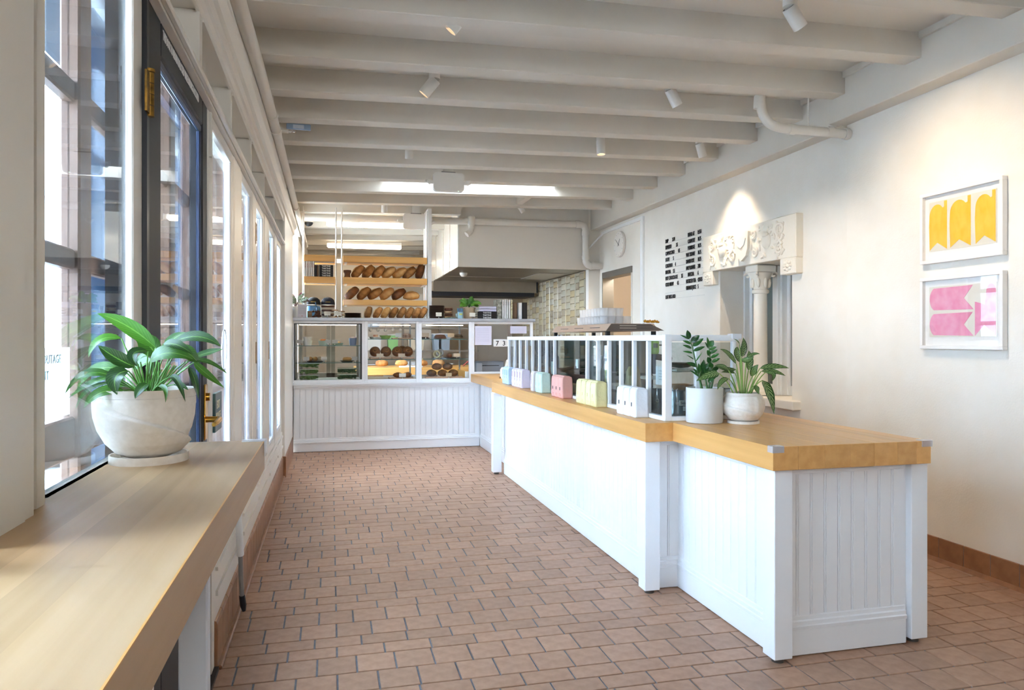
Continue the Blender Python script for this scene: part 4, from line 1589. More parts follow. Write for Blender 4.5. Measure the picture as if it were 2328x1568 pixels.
# ================================================================== NICHE COLUMN AND CARVED LINTEL
ST_ = mat('stucco_white', '#f3ead9', .6, bump=.05, bscale=60)
cl = thing('niche_column', 'slim white column with scrolled capital standing in the wall niche', 'column', (3.85, 5.99, .865))
cx, cyy = 3.85, 5.99
MB().lathe([(.085, .866), (.085, .90), (.075, .91), (.078, .935), (.066, .95), (.062, 1.2), (.060, 1.80)], 28, (cx, cyy, 0)).build('shaft', ST_, cl, smooth=True)
MB().lathe([(.060, 1.795), (.074, 1.80), (.078, 1.815), (.074, 1.83), (.062, 1.835)], 28, (cx, cyy, 0)).build('astragal', ST_, cl, smooth=True)
MB().lathe([(.062, 1.832), (.066, 1.87), (.078, 1.92), (.10, 1.96), (.11, 1.985)], 28, (cx, cyy, 0)).build('bell', ST_, cl, smooth=True)
for i in range(4):
    a = PI / 4 + i * PI / 2
    ex, ey = cx + .118 * math.cos(a), cyy + .118 * math.sin(a)
    pts = []
    for q in range(16):
        t = q / 15 * 3.6 * PI / 2
        r_ = .030 * (1 - q / 19)
        pts.append((ex + math.cos(a) * r_ * math.cos(t), ey + math.sin(a) * r_ * math.cos(t), 1.965 + r_ * math.sin(t)))
    MB().tube(pts, .010, 7).build('volute', ST_, cl, smooth=True)
for i in range(8):
    a = i * PI / 4
    MB().sphere((cx + .080 * math.cos(a), cyy + .080 * math.sin(a), 1.895), .03, 10, 6, (.55, .55, 1.6)).build('acanthus', ST_, cl, smooth=True)
B('abacus', ST_, cl, cx - .10, cx + .10, cyy - .10, cyy + .10, 1.985, 2.055, ch=.01)

ln = thing('carved_lintel', 'white carved lintel with scrolls and a central shield above the niche', 'lintel', (3.74, 6.03, 2.05))
XL_ = 3.70
B('slab', ST_, ln, XL_, 3.775, 5.25, 6.79, 2.055, 2.415, ch=.006)
for a, b in ((5.255, 5.47), (6.60, 6.785)):
    B('corbel', ST_, ln, XL_, 3.80, a, b, 1.92, 2.055, ch=.006)
    ym = (a + b) / 2
    for q in range(8):
        t = q * PI / 4
        MB().sphere((XL_, ym + .045 * math.cos(t), 1.99 + .035 * math.sin(t)), .02, 8, 5, (.6, 1, .7)).build('petal', ST_, ln, smooth=True)
    MB().sphere((XL_, ym, 1.99), .018, 8, 5).build('petal', ST_, ln, smooth=True)


def scroll(yc, zc, r, turns, flip=1, a0=0.0, tail=None):
    pts = []
    n_ = 26
    for q in range(n_):
        t = q / (n_ - 1)
        ang = a0 + flip * turns * 2 * PI * t
        rr = r * (1 - .82 * t)
        pts.append((XL_ - .004, yc + rr * math.cos(ang), zc + rr * math.sin(ang)))
    if tail:
        p0 = pts[0]
        pts = [(XL_ - .003, tail[0], tail[1]), (XL_ - .004, (tail[0] + p0[1]) / 2 + .012 * flip, (tail[1] + p0[2]) / 2)] + pts
    MB().tube(pts, [.013 * (1 - .45 * i / len(pts)) for i in range(len(pts))], 7).build('scroll', ST_, ln, smooth=True)


ym = 6.03
sh_ = MB()
poly = [(ym - .115, 2.36), (ym - .06, 2.375), (ym, 2.365), (ym + .06, 2.375), (ym + .115, 2.36), (ym + .105, 2.20), (ym + .08, 2.14), (ym, 2.095), (ym - .08, 2.14), (ym - .105, 2.20)]
sh_.prism(poly, 'x', XL_ - .028, XL_)
sh_.build('shield', ST_, ln)
MB().tube([(XL_ - .03, ym + dy_, dz_) for dy_, dz_ in ((-.08, 2.30), (-.05, 2.24), (0, 2.215), (.05, 2.24), (.08, 2.30))], .006, 6).build('scroll', ST_, ln, smooth=True)
for s_ in (-1, 1):
    scroll(ym + s_ * .17, 2.32, .042, 1.4, s_, PI / 2 * 0, (ym + s_ * .13, 2.18))
    scroll(ym + s_ * .185, 2.155, .05, 1.5, -s_, PI / 2, (ym + s_ * .15, 2.28))
    scroll(ym + s_ * .565, 2.31, .055, 1.5, -s_, 0, (ym + s_ * .60, 2.18))
    scroll(ym + s_ * .56, 2.15, .058, 1.6, s_, PI / 2, (ym + s_ * .62, 2.26))
    MB().sphere((XL_ - .004, ym + s_ * .37, 2.235), .062, 14, 8, (.5, 1, 1.1)).build('mask', ST_, ln, smooth=True)
    MB().sphere((XL_ - .018, ym + s_ * .37, 2.29), .035, 12, 6, (.6, 1.2, .7)).build('mask', ST_, ln, smooth=True)
    for q in range(34):
        yy = ym + s_ * rv.uniform(.24, .62)
        zz_ = rv.choice([rv.uniform(2.085, 2.16), rv.uniform(2.16, 2.30), rv.uniform(2.30, 2.37)])
        rr = rv.uniform(.012, .024)
        M_ = Matrix.Rotation(rv.uniform(0, PI), 3, 'X') @ Matrix.Diagonal(Vector((.55, 1.5, .6)))
        pr = []
        for k_ in range(6):
            a = -PI / 2 + PI * k_ / 5
            pr.append((max(1e-4, rr * math.cos(a)), rr * math.sin(a)))
        MB().lathe(pr, 8, (XL_ - .002, yy, zz_), M_).build('relief_leaf', ST_, ln, smooth=True)

# ================================================================== MENU LETTERING
mn = thing('wall_menu', 'black letter menu of drinks and breads on thin wall rails', 'menu', (3.765, 7.34, 1.84))
INKB = mat('letter_black', '#141416', .5)
rows = [('DRIP', '3.5/4', 'BREAD AT', '8:15H'), ('ESPRESSO', '3.5', 'COUNTRY', '10.75'), ('CAPPUCCINO', '4.5', 'PORRIDGE', '10.75'), ('LATTE', '5', 'WHT SESAME', '10.75'), ('CORTADO', '4', 'DANISH RYE', '10.75'),
        ('MOCHA', '5.5', 'HALF LOAVES', '7.00'), ('HOT CHOCOLATE', '3.5', 'MATCHA', '6'), ('COLD BREW', '4.5', 'HOT/ICED TEA', '4.25/4.75'), ('', '', 'ORANGE JUICE', '5'), ('OAT MILK ADD', '', '', '')]
RAIL = mat('rail_grey', '#d9d4cb', .5)


def T(s, y_, z_, w_):
    text(s, .060, INKB, mn, frameM((3.765, y_, z_), (0, -1, 0), (0, 0, 1)), sx=w_, depth=.002, bold=.001)


for i, (a, b, c_, d_) in enumerate(rows):
    zl = 2.487 - i * .0717
    B('rail', RAIL, mn, 3.763, 3.77, 6.88, 7.79, zl - .006, zl - .003)
    if a:
        T(a, 7.785, zl, .60)
    if b:
        T(b, 7.785 - .0245 * len(a) - .07, zl, .60)
    if c_:
        T(c_, 7.24 if len(c_) < 9 else 7.28, zl, .55)
    if d_:
        T(d_, 7.02, zl, .55 if len(d_) < 7 else .45)

# ================================================================== CLOCK
ck = thing('wall_clock', 'plain round white wall clock above the doorway', 'clock', (3.75, 9.13, 2.47))
Mx = Matrix.Rotation(R(-90), 3, 'Y')
MB().lathe([(.0005, 0), (.165, 0), (.172, .006), (.172, .03), (.165, .036), (.0005, .036)], 40, (3.768, 9.13, 2.643), Mx).build('face', mat('clock_white', '#f0ebe2', .4), ck, smooth=True)
DKI = mat('clock_ink', '#3d3a38', .5)


def hand(ang, L, w_):
    d = Vector((0, -math.sin(ang), math.cos(ang)))
    s_ = Vector((0, d.z, -d.y)) * w_
    c0 = Vector((3.730, 9.13, 2.643))
    q = [c0 - d * .03 + s_, c0 - d * .03 - s_, c0 + d * L - s_ * .5, c0 + d * L + s_ * .5]
    MB().add([tuple(p) for p in q] + [(p.x - .002, p.y, p.z) for p in q], [(0, 1, 2, 3), (4, 5, 6, 7), (0, 1, 5, 4), (1, 2, 6, 5), (2, 3, 7, 6), (3, 0, 4, 7)]).build('hand', DKI, ck)


hand(R(38), .085, .004)
hand(R(-52), .12, .003)
for q in range(12):
    a = q * PI / 6
    MB().box(3.7312, 3.7325, 9.13 + .145 * math.sin(a) - .003, 9.13 + .145 * math.sin(a) + .003, 2.643 + .145 * math.cos(a) - .004, 2.643 + .145 * math.cos(a) + .004).build('hour_mark', DKI, ck)

# ================================================================== CEILING SPOT LAMPS
LW = mat('lamp_white', '#e4dfd6', .4)
LENS = mat('lamp_lens', '#ffd39a', .3, emit=1.6)
LDARK = mat('lamp_gap', '#2a2826', .6)


def spot(x, y, aim, label, energy=55.0, angle=50):
    zc = 3.27 + cz(x)
    t = thing('spot_lamp', label, 'lamp', (x, y, zc - .25), 'white cylinder spot lamps on the ceiling')
    MB().lathe([(.0005, 0), (.062, 0), (.064, -.008), (.060, -.014), (.040, -.016)], 24, (x, y, zc)).build('canopy', LW, t, smooth=True)
    MB().lathe([(.038, -.012), (.038, -.07), (.0005, -.071)], 20, (x, y, zc)).build('neck', LW, t, smooth=True)
    d = Vector(aim).normalized()
    q = d.to_track_quat('Z', 'Y').to_matrix()
    base = Vector((x, y, zc - .082))
    c = MB().lathe([(.0005, -.012), (.037, -.012), (.039, -.006), (.039, .115), (.036, .115), (.034, .10)], 24, base, q)
    can = c.build('can', LW, t, smooth=True)
    MB().lathe([(.034, .098), (.0005, .098)], 20, base, q).build('lens', LENS, can)
    MB().lathe([(.026, -.0125), (.032, -.0135), (.032, -.012)], 20, base, q).build('vent_ring', LDARK, can)
    ld = bpy.data.lights.new('spot_light', 'SPOT')
    ld.energy = energy
    ld.color = (1.0, .80, .58)
    ld.spot_size = R(angle)
    ld.spot_blend = 1.0
    ld.shadow_soft_size = .03
    lo = bpy.data.objects.new('spot_light', ld)
    C.objects.link(lo)
    lo.location = base + d * .122
    lo.rotation_euler = (-d).to_track_quat('Z', 'Y').to_euler()
    lo.parent = t
    lo.matrix_parent_inverse = t.matrix_basis.inverted()
    return t


spot(.69, 3.86, (-.6, .2, -.76), 'spot lamp at the top edge, cut off by the frame', 26)
spot(.68, 4.92, (-.6, .2, -.76), 'spot lamp with glowing mouth tilted towards the windows', 26)
spot(.69, 6.62, (.02, .35, -.92), 'spot lamp pointing down in the left row, ahead of the emergency light', 26)
spot(.67, 9.52, (.03, .35, -.92), 'small far spot lamp above the bread shelves', 26)
spot(2.41, 3.47, (.62, .1, -.72), 'large near spot lamp tilted towards the framed prints', 42, 95)
spot(2.37, 4.82, (.5, .1, -.8), 'spot lamp tilted towards the wall beside the ceiling drain pipe', 34, 80)
spot(2.37, 6.22, (.02, -.05, -1), 'spot lamp pointing straight down over the worktop', 26)
spot(3.33, 6.17, (.30, .06, -.85), 'spot lamp nearest the girder lighting the carved lintel', 42, 74)
spot(2.43, 9.40, (.55, -.02, -.8), 'small far spot lamp tilted right before the hood', 26)

# ================================================================== FLUORESCENT BATTENS IN THE KITCHEN
TUBE = mat('tube_glow', '#fff0d8', .5, emit=5.0)
for i, (x0, x1, y) in enumerate(((-.07, 1.02, 10.35), (-.07, 1.20, 12.8), (-.07, 1.15, 15.3))):
    zc = 3.115 + cz(.5)
    t = thing('tube_light', ['long lit tube light nearest the bread shelves', 'second lit tube light along the kitchen ceiling', 'farthest lit tube light deep in the kitchen'][i], 'light', (.5, y, zc - .1), 'kitchen tube lights')
    B('housing', LW, t, x0, x1, y - .05, y + .05, zc - .05, zc, ch=.006)
    B('diffuser', TUBE, t, x0 + .01, x1 - .01, y - .06, y + .06, zc - .115, zc - .05, ch=.02)

# ================================================================== PIPES
PW = mat('pipe_white', '#e3ddd2', .35)


def pipe(name, label, pts, r, collars=(), hang=()):
    t = thing(name, label, 'pipe', pts[0])
    MB().tube(pts, r, 16).build('pipe_run', PW, t, smooth=True)
    for p, d, L, k_ in collars:
        d = Vector(d).normalized()
        p = Vector(p)
        MB().cyl(p - d * L / 2, p + d * L / 2, r * k_, n=18).build('collar', PW, t, smooth=True)
    for p, q in hang:
        MB().cyl(p, q, .006, n=8).build('hanger', PW, t, smooth=True)
    return t


pipe('sprinkler_pipe', 'long white pipe running below the ceiling along the window wall', [(-.40, -2.5, 2.78), (-.40, 1.0, 2.80), (-.40, 3.0, 2.86), (-.40, 4.2, 2.92), (-.40, 5.5, 2.945), (-.40, 7.8, 2.93), (-.40, 9.0, 2.92), (-.40, 12.5, 2.91)], .036,
     [((-.40, 5.35, 2.943), (0, 1, 0), .05, 1.18), ((-.40, 5.75, 2.945), (0, 1, 0), .07, 1.2), ((-.40, 8.9, 2.92), (0, 1, 0), .06, 1.2)],
     [((-.40, 5.45, 2.96), (-.40, 5.45, 3.2)), ((-.40, 8.0, 2.95), (-.40, 8.0, 3.2)), ((-.40, 3.3, 2.9), (-.40, 3.3, 3.2))])
sk = thing('ceiling_sprinkler', 'small sprinkler head branching from the window wall pipe', 'sprinkler', (-.33, 5.75, 2.94))
MB().cyl((-.365, 5.75, 2.945), (-.31, 5.75, 2.945), .016, n=12).build('body', PW, sk, smooth=True)
MB().tube([(-.31, 5.75, 2.945), (-.295, 5.765, 2.945), (-.275, 5.765, 2.945), (-.265, 5.75, 2.945), (-.275, 5.735, 2.945), (-.295, 5.735, 2.945), (-.31, 5.75, 2.945)], .004, 6).build('fork', CHROME, sk, smooth=True)
MB().cyl((-.262, 5.75, 2.945), (-.258, 5.75, 2.945), .014, n=12).build('deflector', CHROME, sk, smooth=True)


def elbow(a, corner, b, r, n_=7):
    a, corner, b = Vector(a), Vector(corner), Vector(b)
    da, db = (a - corner).normalized(), (b - corner).normalized()
    p0, p2 = corner + da * r, corner + db * r
    return [p0 * (1 - t) ** 2 + corner * 2 * t * (1 - t) + p2 * t * t for t in [i / n_ for i in range(n_ + 1)]]


zp = lambda x: 2.958 + .012 * (x + .4)
run = [(-.34, 9.83, zp(-.34))] + elbow((0, 9.83, zp(0)), (3.52, 9.83, zp(3.5)), (3.52, 9.83, 2.4), .10) + elbow((3.52, 9.83, 2.9), (3.52, 9.83, 2.42), (3.75, 9.83, 2.42), .09) + [(3.765, 9.83, 2.42)]
pipe('drain_pipe', 'thick white pipe crossing in front of the hood and dropping to the wall', run, .048,
     [((.30, 9.83, zp(.3)), (1, 0, 0), .14, 1.15), ((3.40, 9.83, zp(3.4)), (1, 0, 0), .06, 1.18), ((3.52, 9.83, 2.88), (0, 0, 1), .06, 1.18), ((3.52, 9.83, 2.53), (0, 0, 1), .06, 1.18), ((3.62, 9.83, 2.42), (1, 0, 0), .05, 1.18)])
pe = pipe('pipe_elbow', 'short white elbow hanging from the pipe in front of the hood', [(1.86, 9.80, zp(1.86) + .02), (1.86, 9.79, zp(1.86) - .09), (1.84, 9.78, zp(1.86) - .15), (1.79, 9.77, zp(1.86) - .19)], .04,
          [((1.86, 9.80, zp(1.86)), (0, 0, 1), .12, 1.25)])
pipe('ceiling_pipe', 'white drain pipe curving from the ceiling into the right wall', [(3.01, 4.70, 3.26)] + elbow((3.01, 4.70, 3.26), (3.01, 4.66, 2.905), (3.6, 4.60, 2.88), .17) + [(3.72, 4.57, 2.868)], .034,
     [((3.01, 4.695, 3.09), (0, -.1, 1), .09, 1.2), ((3.235, 4.64, 2.895), (1, -.05, -.03), .05, 1.15), ((3.52, 4.60, 2.885), (1, -.05, -.03), .05, 1.15), ((3.645, 4.58, 2.873), (1, -.05, -.03), .03, 1.25)],
     [((3.36, 4.62, 2.92), (3.36, 4.62, 3.25))])
cn = thing('cable_trunking', 'white square cable trunking framing the clock wall', 'conduit', (3.75, 8.42, 0))
B('drop', WHITE, cn, 3.742, 3.77, 8.38, 8.43, 0, 2.86, ch=.004)
B('drop', WHITE, cn, 3.748, 3.77, 8.445, 8.465, 0, 2.86, ch=.003)
MB().prism([(8.38, 2.86), (8.38, 2.90), (9.80, 2.90), (9.80, 2.87)], 'x', 3.742, 3.77).build('run', WHITE, cn)
MB().cyl((3.755, 9.78, 2.87), (3.52, 9.91, 2.60), .012, n=8).build('brace', WHITE, cn)

# ================================================================== CEILING FITTINGS
for i, (x, y, z, s_) in enumerate(((1.15, 7.28, 2.86, 1.0), (1.10, 9.72, 2.83, 1.1))):
    e = thing('emergency_light', ['boxy white emergency light with two lamp heads below the joists', 'second emergency light half hidden behind the pipe by the hood'][i], 'light', (x, y, z), 'emergency lights')
    poly = []
    for cx_, cz_, a0 in ((.125, .155, 0), (-.125, .155, 90), (-.125, .03, 180), (.125, .03, 270)):
        for q in range(5):
            a = R(a0 + q * 22.5)
            poly.append((x + s_ * (cx_ + .03 * math.cos(a)), z + s_ * (cz_ + .03 * math.sin(a))))
    MB().prism(poly, 'y', y - .03, y + .04).build('housing', LW, e)
    B('mount', mat('mount_grey', '#8f8a86', .5), e, x - .07, x + .07, y, y + .03, z + s_ * .18, z + s_ * .20)
    B('hanger', LW, e, x - .05, x + .05, y + .01, y + .03, z + s_ * .19, 3.27 + cz(x))
    for sgn in (-1, 1):
        h_ = MB()
        h_.cyl((x + sgn * .15 * s_, y, z + .09 * s_), (x + sgn * .185 * s_, y, z + .09 * s_), .02, n=12)
        h_.cyl((x + sgn * .185 * s_, y, z + .09 * s_), (x + sgn * .225 * s_, y - .02, z + .10 * s_), .028, .016, n=14)
        h_.build('lamp_head', LW, e, smooth=True)
    MB().box(x + .09 * s_, x + .10 * s_, y - .032, y - .03, z - .002, z + .004).build('indicator', mat('led_white', '#dfffe0', .4, emit=2.0), e)
xs_ = thing('ceiling_plate', 'small blue grey plate fixed under a joist near the window wall', 'plate', (-.24, 5.80, 3.0))
B('plate', mat('plate_blue', '#8ea4bd', .3), xs_, -.33, -.15, 5.83, 5.85, 2.985, 3.03, ch=.004)
B('diffuser', mat('plate_pale', '#c8d3df', .3), xs_, -.28, -.20, 5.826, 5.83, 2.992, 3.02)
dm = thing('dome_camera', 'small black dome camera under the far ceiling', 'camera', (-.30, 10.6, 2.95))
MB().lathe([(.0005, 0), (.07, 0), (.07, -.02), (.062, -.022)], 20, (-.30, 10.6, 3.03)).build('base', LW, dm, smooth=True)
MB().lathe([(.06, -.02), (.055, -.045), (.035, -.068), (.0005, -.078)], 20, (-.30, 10.6, 3.03)).build('dome', BLACKM, dm, smooth=True)
sx = thing('exit_sign', 'small dark green exit route sign standing on the glazed leaf', 'sign', (-.48, 3.37, .99))
B('board', mat('sign_green', '#2f4a48', .4), sx, -.484, -.470, 3.275, 3.46, .985, 1.15, ch=.002)
GOLD = mat('sign_gold', '#e7dcb4', .4, .4)
text('EXIT', .05, GOLD, sx, frameM((-.4695, 3.31, 1.083), (0, 1, 0), (0, 0, 1)), sx=.85)
text('ROUTE', .05, GOLD, sx, frameM((-.4695, 3.29, 1.033), (0, 1, 0), (0, 0, 1)), sx=.85)
B('braille', mat('sign_dot', '#20302e', .5), sx, -.4698, -.469, 3.33, 3.40, 1.012, 1.020)
wr_ = MB()
pts = [(-.470, 3.52 + .08 * math.cos(a) + .02, 1.33 + .09 * math.sin(a)) for a in [2 * PI * i / 24 for i in range(25)]]
wr_.tube(pts, .003, 6)
tag(wr_.build('cable_loop', WHITE, smooth=True), 'thin white cable loop hanging on the first white leaf', 'cable')

# ================================================================== BREAD
CR = mat('crust', '#7a4a22', .75, col2='#c98f4e', scale=9, detail=8, lo=.38, hi=.68, rnd=.18, bump=.35, bscale=28)
CRL = mat('crust_light', '#b5793a', .75, col2='#dcae6c', scale=9, detail=8, rnd=.12, bump=.3, bscale=28)
CRD = mat('crust_dark', '#4f2f1c', .7, col2='#8a5428', scale=10, detail=8, rnd=.15, bump=.35, bscale=30)
FLOUR = mat('flour_score', '#d9b57c', .85, bump=.3, bscale=40)


def loaf_meshes(L, Wd, Hh, seed, m):
    b = MB()
    nu, nv = 22, 12
    vs = []
    for i in range(nv + 1):
        a = -PI / 2 + PI * i / nv
        for k_ in range(nu):
            t = 2 * PI * k_ / nu
            x = math.sin(a)
            rr = math.cos(a) ** .7
            y_ = rr * math.cos(t)
            z = rr * math.sin(t)
            if z < 0:
                z *= .62
            n_ = 1 + .10 * noise.noise(Vector((x * 2 + seed, y_ * 2, z * 2))) + .03 * noise.noise(Vector((x * 7, y_ * 7 + seed, z * 7)))
            if z > .55 and abs(y_) < .25 + .1 * math.sin(x * 5 + seed):
                n_ *= 1.05
            vs.append((x * L / 2 * n_, y_ * Wd / 2 * n_, z * Hh * n_))
    fs = []
    for i in range(nv):
        for k_ in range(nu):
            j = (k_ + 1) % nu
            fs.append((i * nu + k_, i * nu + j, (i + 1) * nu + j, (i + 1) * nu + k_))
    b.add(vs, fs)
    # score ridge along the top
    r = MB()
    pts = []
    for q in range(9):
        t = -.62 + 1.24 * q / 8
        pts.append((t * L / 2, .05 * Wd * math.sin(q * 1.3 + seed), Hh * (math.cos(t * 1.25) * .99)))
    r.tube(pts, [.004, .009, .011, .012, .012, .012, .011, .009, .004], 6)
    return b.mesh('crumb', m, smooth='all'), r.mesh('score', FLOUR, smooth='all')


LOAFS = [loaf_meshes(.21, .13, .065, s_, m_) for s_, m_ in ((1, CR), (4, CR), (9, CRD), (13, CRL), (17, CR), (23, CRD))]


def loaf(var, loc, rot, label, group, scale=1.0):
    t = thing('bread_loaf', label, 'bread', loc, group)
    t.rotation_euler = rot
    t.scale = (scale, scale, scale)
    for nm, me in zip(('crust', 'score'), LOAFS[var]):
        o = bpy.data.objects.new(nm, me)
        C.objects.link(o)
        o.parent = t
    return t


for i, (x, var, tilt, sc_) in enumerate(((.345, 0, -48, 1.0), (.475, 1, -50, 1.02), (.605, 4, -48, 1.0), (.735, 3, -38, .95), (.875, 3, -34, .9), (1.0, 1, -42, .98), (1.145, 2, -72, 1.0))):
    lab = '%s leaning loaf from the left on the middle board of the bread rack' % ORD[i]
    loaf(var, (x, 9.56, 2.155 + .075 * sc_ + (.025 if tilt < -60 else 0)), (R(8), R(tilt), R(random.uniform(-8, 8))), lab, 'loaves on the middle board')
for i, (x, var, tilt, sc_) in enumerate(((.27, 2, -42, 1.12), (.42, 0, -44, 1.1), (.56, 4, -34, 1.05), (.71, 3, -40, 1.1), (.86, 5, -34, 1.05), (1.02, 3, -4, 1.1))):
    lab = '%s dark loaf from the left on the lowest board of the bread rack' % ORD[i]
    loaf(var, (x, 9.56, 1.875 + .072 * sc_ - (.025 if tilt > -10 else 0)), (R(6), R(tilt), R(random.uniform(-8, 8))), lab, 'loaves on the lowest board')
for i, x in enumerate((.47, .585, .685, .785, .885, .985, 1.075, 1.155)):
    lab = '%s small bagged loaf from the left on the case top' % ORD[i]
    t = loaf((1, 0, 3, 0, 4, 1, 0, 4)[i], (x, 9.42, 1.705), (R(10), R(-58 if i else -75), R(random.uniform(-12, 12))), lab, 'small loaves on the case top', .8)
    w_ = MB().sphere((0, 0, .0), .075, 12, 8, (1.45, .95, .85))
    w_.mesh
    o = link('wrapper', w_.mesh('wrapper', glassmat('clear_film', '#f7f3ee', 1.2, .15), smooth='all'))
    o.parent = t
tag(MB().lathe([(.0005, 0), (.045, 0), (.036, .03), (.036, .055), (.05, .075), (.048, .10), (.0005, .105)], 20, (.205, 9.55, 2.155)).build('bread_stub', CRD, smooth=True), 'upright dark cut loaf end at the left of the middle bread board', 'bread')

# ================================================================== BOOKS
BKW = mat('book_white', '#ece9e4', .5)
BKB = mat('book_black', '#1f1c1b', .45)
BKBR = mat('book_brown', '#6d5138', .6)
BKL = mat('book_lilac', '#c9c4d6', .5)
PGE = mat('book_pages', '#e9e1d2', .8)


def book(x0, x1, y0, y1, z0, z1, cov, label, group, spine=None, page_m=PGE, up=True):
    t = thing('book', label, 'book', ((x0 + x1) / 2, (y0 + y1) / 2, z0), group)
    c = .003
    if up:      # upright, spine to the room (-y)
        B('cover', cov, t, x0, x0 + c, y0, y1, z0, z1)
        B('cover', cov, t, x1 - c, x1, y0, y1, z0, z1)
        B('spine', cov, t, x0, x1, y0, y0 + c, z0, z1)
        B('pages', page_m, t, x0 + c, x1 - c, y0 + c, y1 - .004, z0 + .003, z1 - .003)
        if spine:
            xm = (x0 + x1) / 2
            text(spine[0], spine[1], spine[2], t, frameM((xm + spine[1] * .33, y0 - .0008, z1 - .02), (0, 0, -1), (1, 0, 0)), sx=.9)
    else:       # lying flat, spine to the room
        B('cover', cov, t, x0, x1, y0, y1, z0, z0 + c)
        B('cover', cov, t, x0, x1, y0, y1, z1 - c, z1)
        B('spine', cov, t, x0, x1, y0, y0 + c, z0, z1)
        B('pages', page_m, t, x0 + .004, x1 - .004, y0 + c, y1 - .004, z0 + c, z1 - c)
        if spine:
            text(spine[0], spine[1], spine[2], t, frameM(((x0 + x1) / 2, y0 - .0008, z0 + (z1 - z0) * .2), (1, 0, 0), (0, 0, 1)), align='CENTER', bold=.0006)
    return t


RED = mat('red_ink', '#b5563f', .6)
for i in range(5):
    x0 = -.325 + i * .0255
    book(x0, x0 + .024, 9.41, 9.60, 2.155, 2.345, BKW, '%s white spined book from the left on the small shelf' % ORD[i], 'white books on the small shelf', ('TARTINE', .016, RED))
book(-.195, -.172, 9.42, 9.60, 2.155, 2.30, BKB, 'upright black book beside the white books', 'dark books on the small shelf')
book(-.170, -.147, 9.42, 9.60, 2.155, 2.30, BKBR, 'upright brown book beside the stacked black books', 'dark books on the small shelf')
for i in range(5):
    z0 = 2.155 + i * .0295
    book(-.14, .03, 9.41, 9.62, z0, z0 + .029, BKB, '%s lying black book from the bottom of the small shelf stack' % ORD[i], 'stacked black books on the small shelf', ('TARTINE', .026, PAPER), up=False)
for i in range(3):
    z0 = 1.6405 + i * .0315
    book(1.85, 2.10, 9.30, 9.50, z0, z0 + .031, BKB, '%s lying black book from the bottom of the case top stack' % ORD[i], 'stacked black books on the case top', ('TARTINE', .028, PAPER), up=False)
for i in range(2):
    z0 = 1.7355 + i * .034
    book(1.87, 2.10, 9.30, 9.50, z0, z0 + .033, BKL, ['lower', 'upper'][i] + ' pale lilac book on top of the black stack', 'lilac books on the case top', up=False)
for i in range(6):
    x0 = 2.145 + i * .029
    cv = [mat('book_photo', '#b9b3a6', .5, col2='#4a4f3f', scale=30), BKW, BKW, BKW, BKW, mat('book_cream', '#d9cfae', .5, col2='#a8986c', scale=40)][i]
    lab = ['upright book with a photographic cover at the left of the case top row', 'second upright book of the case top row, white', 'third upright book of the case top row, white', 'fourth upright book of the case top row, white', 'fifth upright book of the case top row, white', 'cream patterned upright book at the end of the white row'][i]
    book(x0 if i else 2.105, x0 + .027, 9.30, 9.50, 1.6405, 1.89, cv, lab, 'upright books on the case top', ('TARTINE', .014, INKB) if 0 < i < 5 else None)
book(2.325, 2.39, 9.34, 9.52, 1.6405, 1.86, BKBR, 'thick brown book near the right end of the case top', 'upright books on the case top')
book(2.40, 2.445, 9.30, 9.50, 1.6405, 1.855, BKW, 'white book with torn pages near the right end of the case top', 'upright books on the case top')
book(2.455, 2.52, 9.32, 9.52, 1.6405, 1.86, BKB, 'thick black book at the right end of the case top', 'upright books on the case top')

# ================================================================== CASE TOP ODDMENTS
mc = thing('menu_card', 'upright printed card beside the plant on the case top', 'card', (-.335, 9.26, 1.64))
B('card', mat('card_grey', '#cfc9cf', .6), mc, -.392, -.285, 9.255, 9.262, 1.6405, 1.80)
B('stand', CLEAR, mc, -.392, -.285, 9.25, 9.32, 1.64, 1.645)
for q in range(7):
    B('print_line', mat('grey_ink', '#9a9aa2', .7), mc, -.38, -.30, 9.2543, 9.255, 1.69 + q * .014, 1.693 + q * .014)
B('print_spot', RED, mc, -.345, -.335, 9.2543, 9.255, 1.655, 1.663)
# caps
def cap(x, z, m_, label, brim=True):
    t = thing('baseball_cap', label, 'cap', (x, 9.50, z), 'caps on the case top')
    MB().lathe([(.085, 0), (.086, .03), (.075, .07), (.045, .095), (.0005, .105)], 22, (x, 9.50, z)).build('crown', m_[0], t, smooth=True)
    br = MB()
    vs = []
    for q in range(13):
        a = R(200 + 140 * q / 12)
        vs.append((x + .083 * math.cos(a), 9.50 + .083 * math.sin(a), z + .006))
        vs.append((x + .088 * math.cos(a), 9.50 + .083 * math.sin(a) - .065 * math.sin(PI * q / 12) - .003, z - .006 + .012 * abs(q - 6) / 6))
    n0 = len(vs)
    vs += [(a, b, c - .004) for a, b, c in vs]
    fs = []
    for q in range(12):
        fs.append((2 * q, 2 * q + 1, 2 * q + 3, 2 * q + 2))
        fs.append((n0 + 2 * q, n0 + 2 * q + 2, n0 + 2 * q + 3, n0 + 2 * q + 1))
        fs.append((2 * q + 1, n0 + 2 * q + 1, n0 + 2 * q + 3, 2 * q + 3))
    br.add(vs, fs).build('brim', m_[1], t, smooth=True)
    B('badge', mat('gold_print', '#b08d3f', .5, .4), t, x - .03, x + .03, 9.4125, 9.416, z + .035, z + .043)
    return t


CAPB = mat('cap_black', '#22201f', .8, bump=.2, bscale=120)
CAPC = mat('cap_cream', '#d8cdbb', .8)
CAPT = mat('cap_tan', '#8a5d45', .8, col2='#a87c60', scale=14)
CAPL = mat('cap_blue', '#6fa8d8', .7)
CAPN = mat('cap_navy', '#22222c', .8)
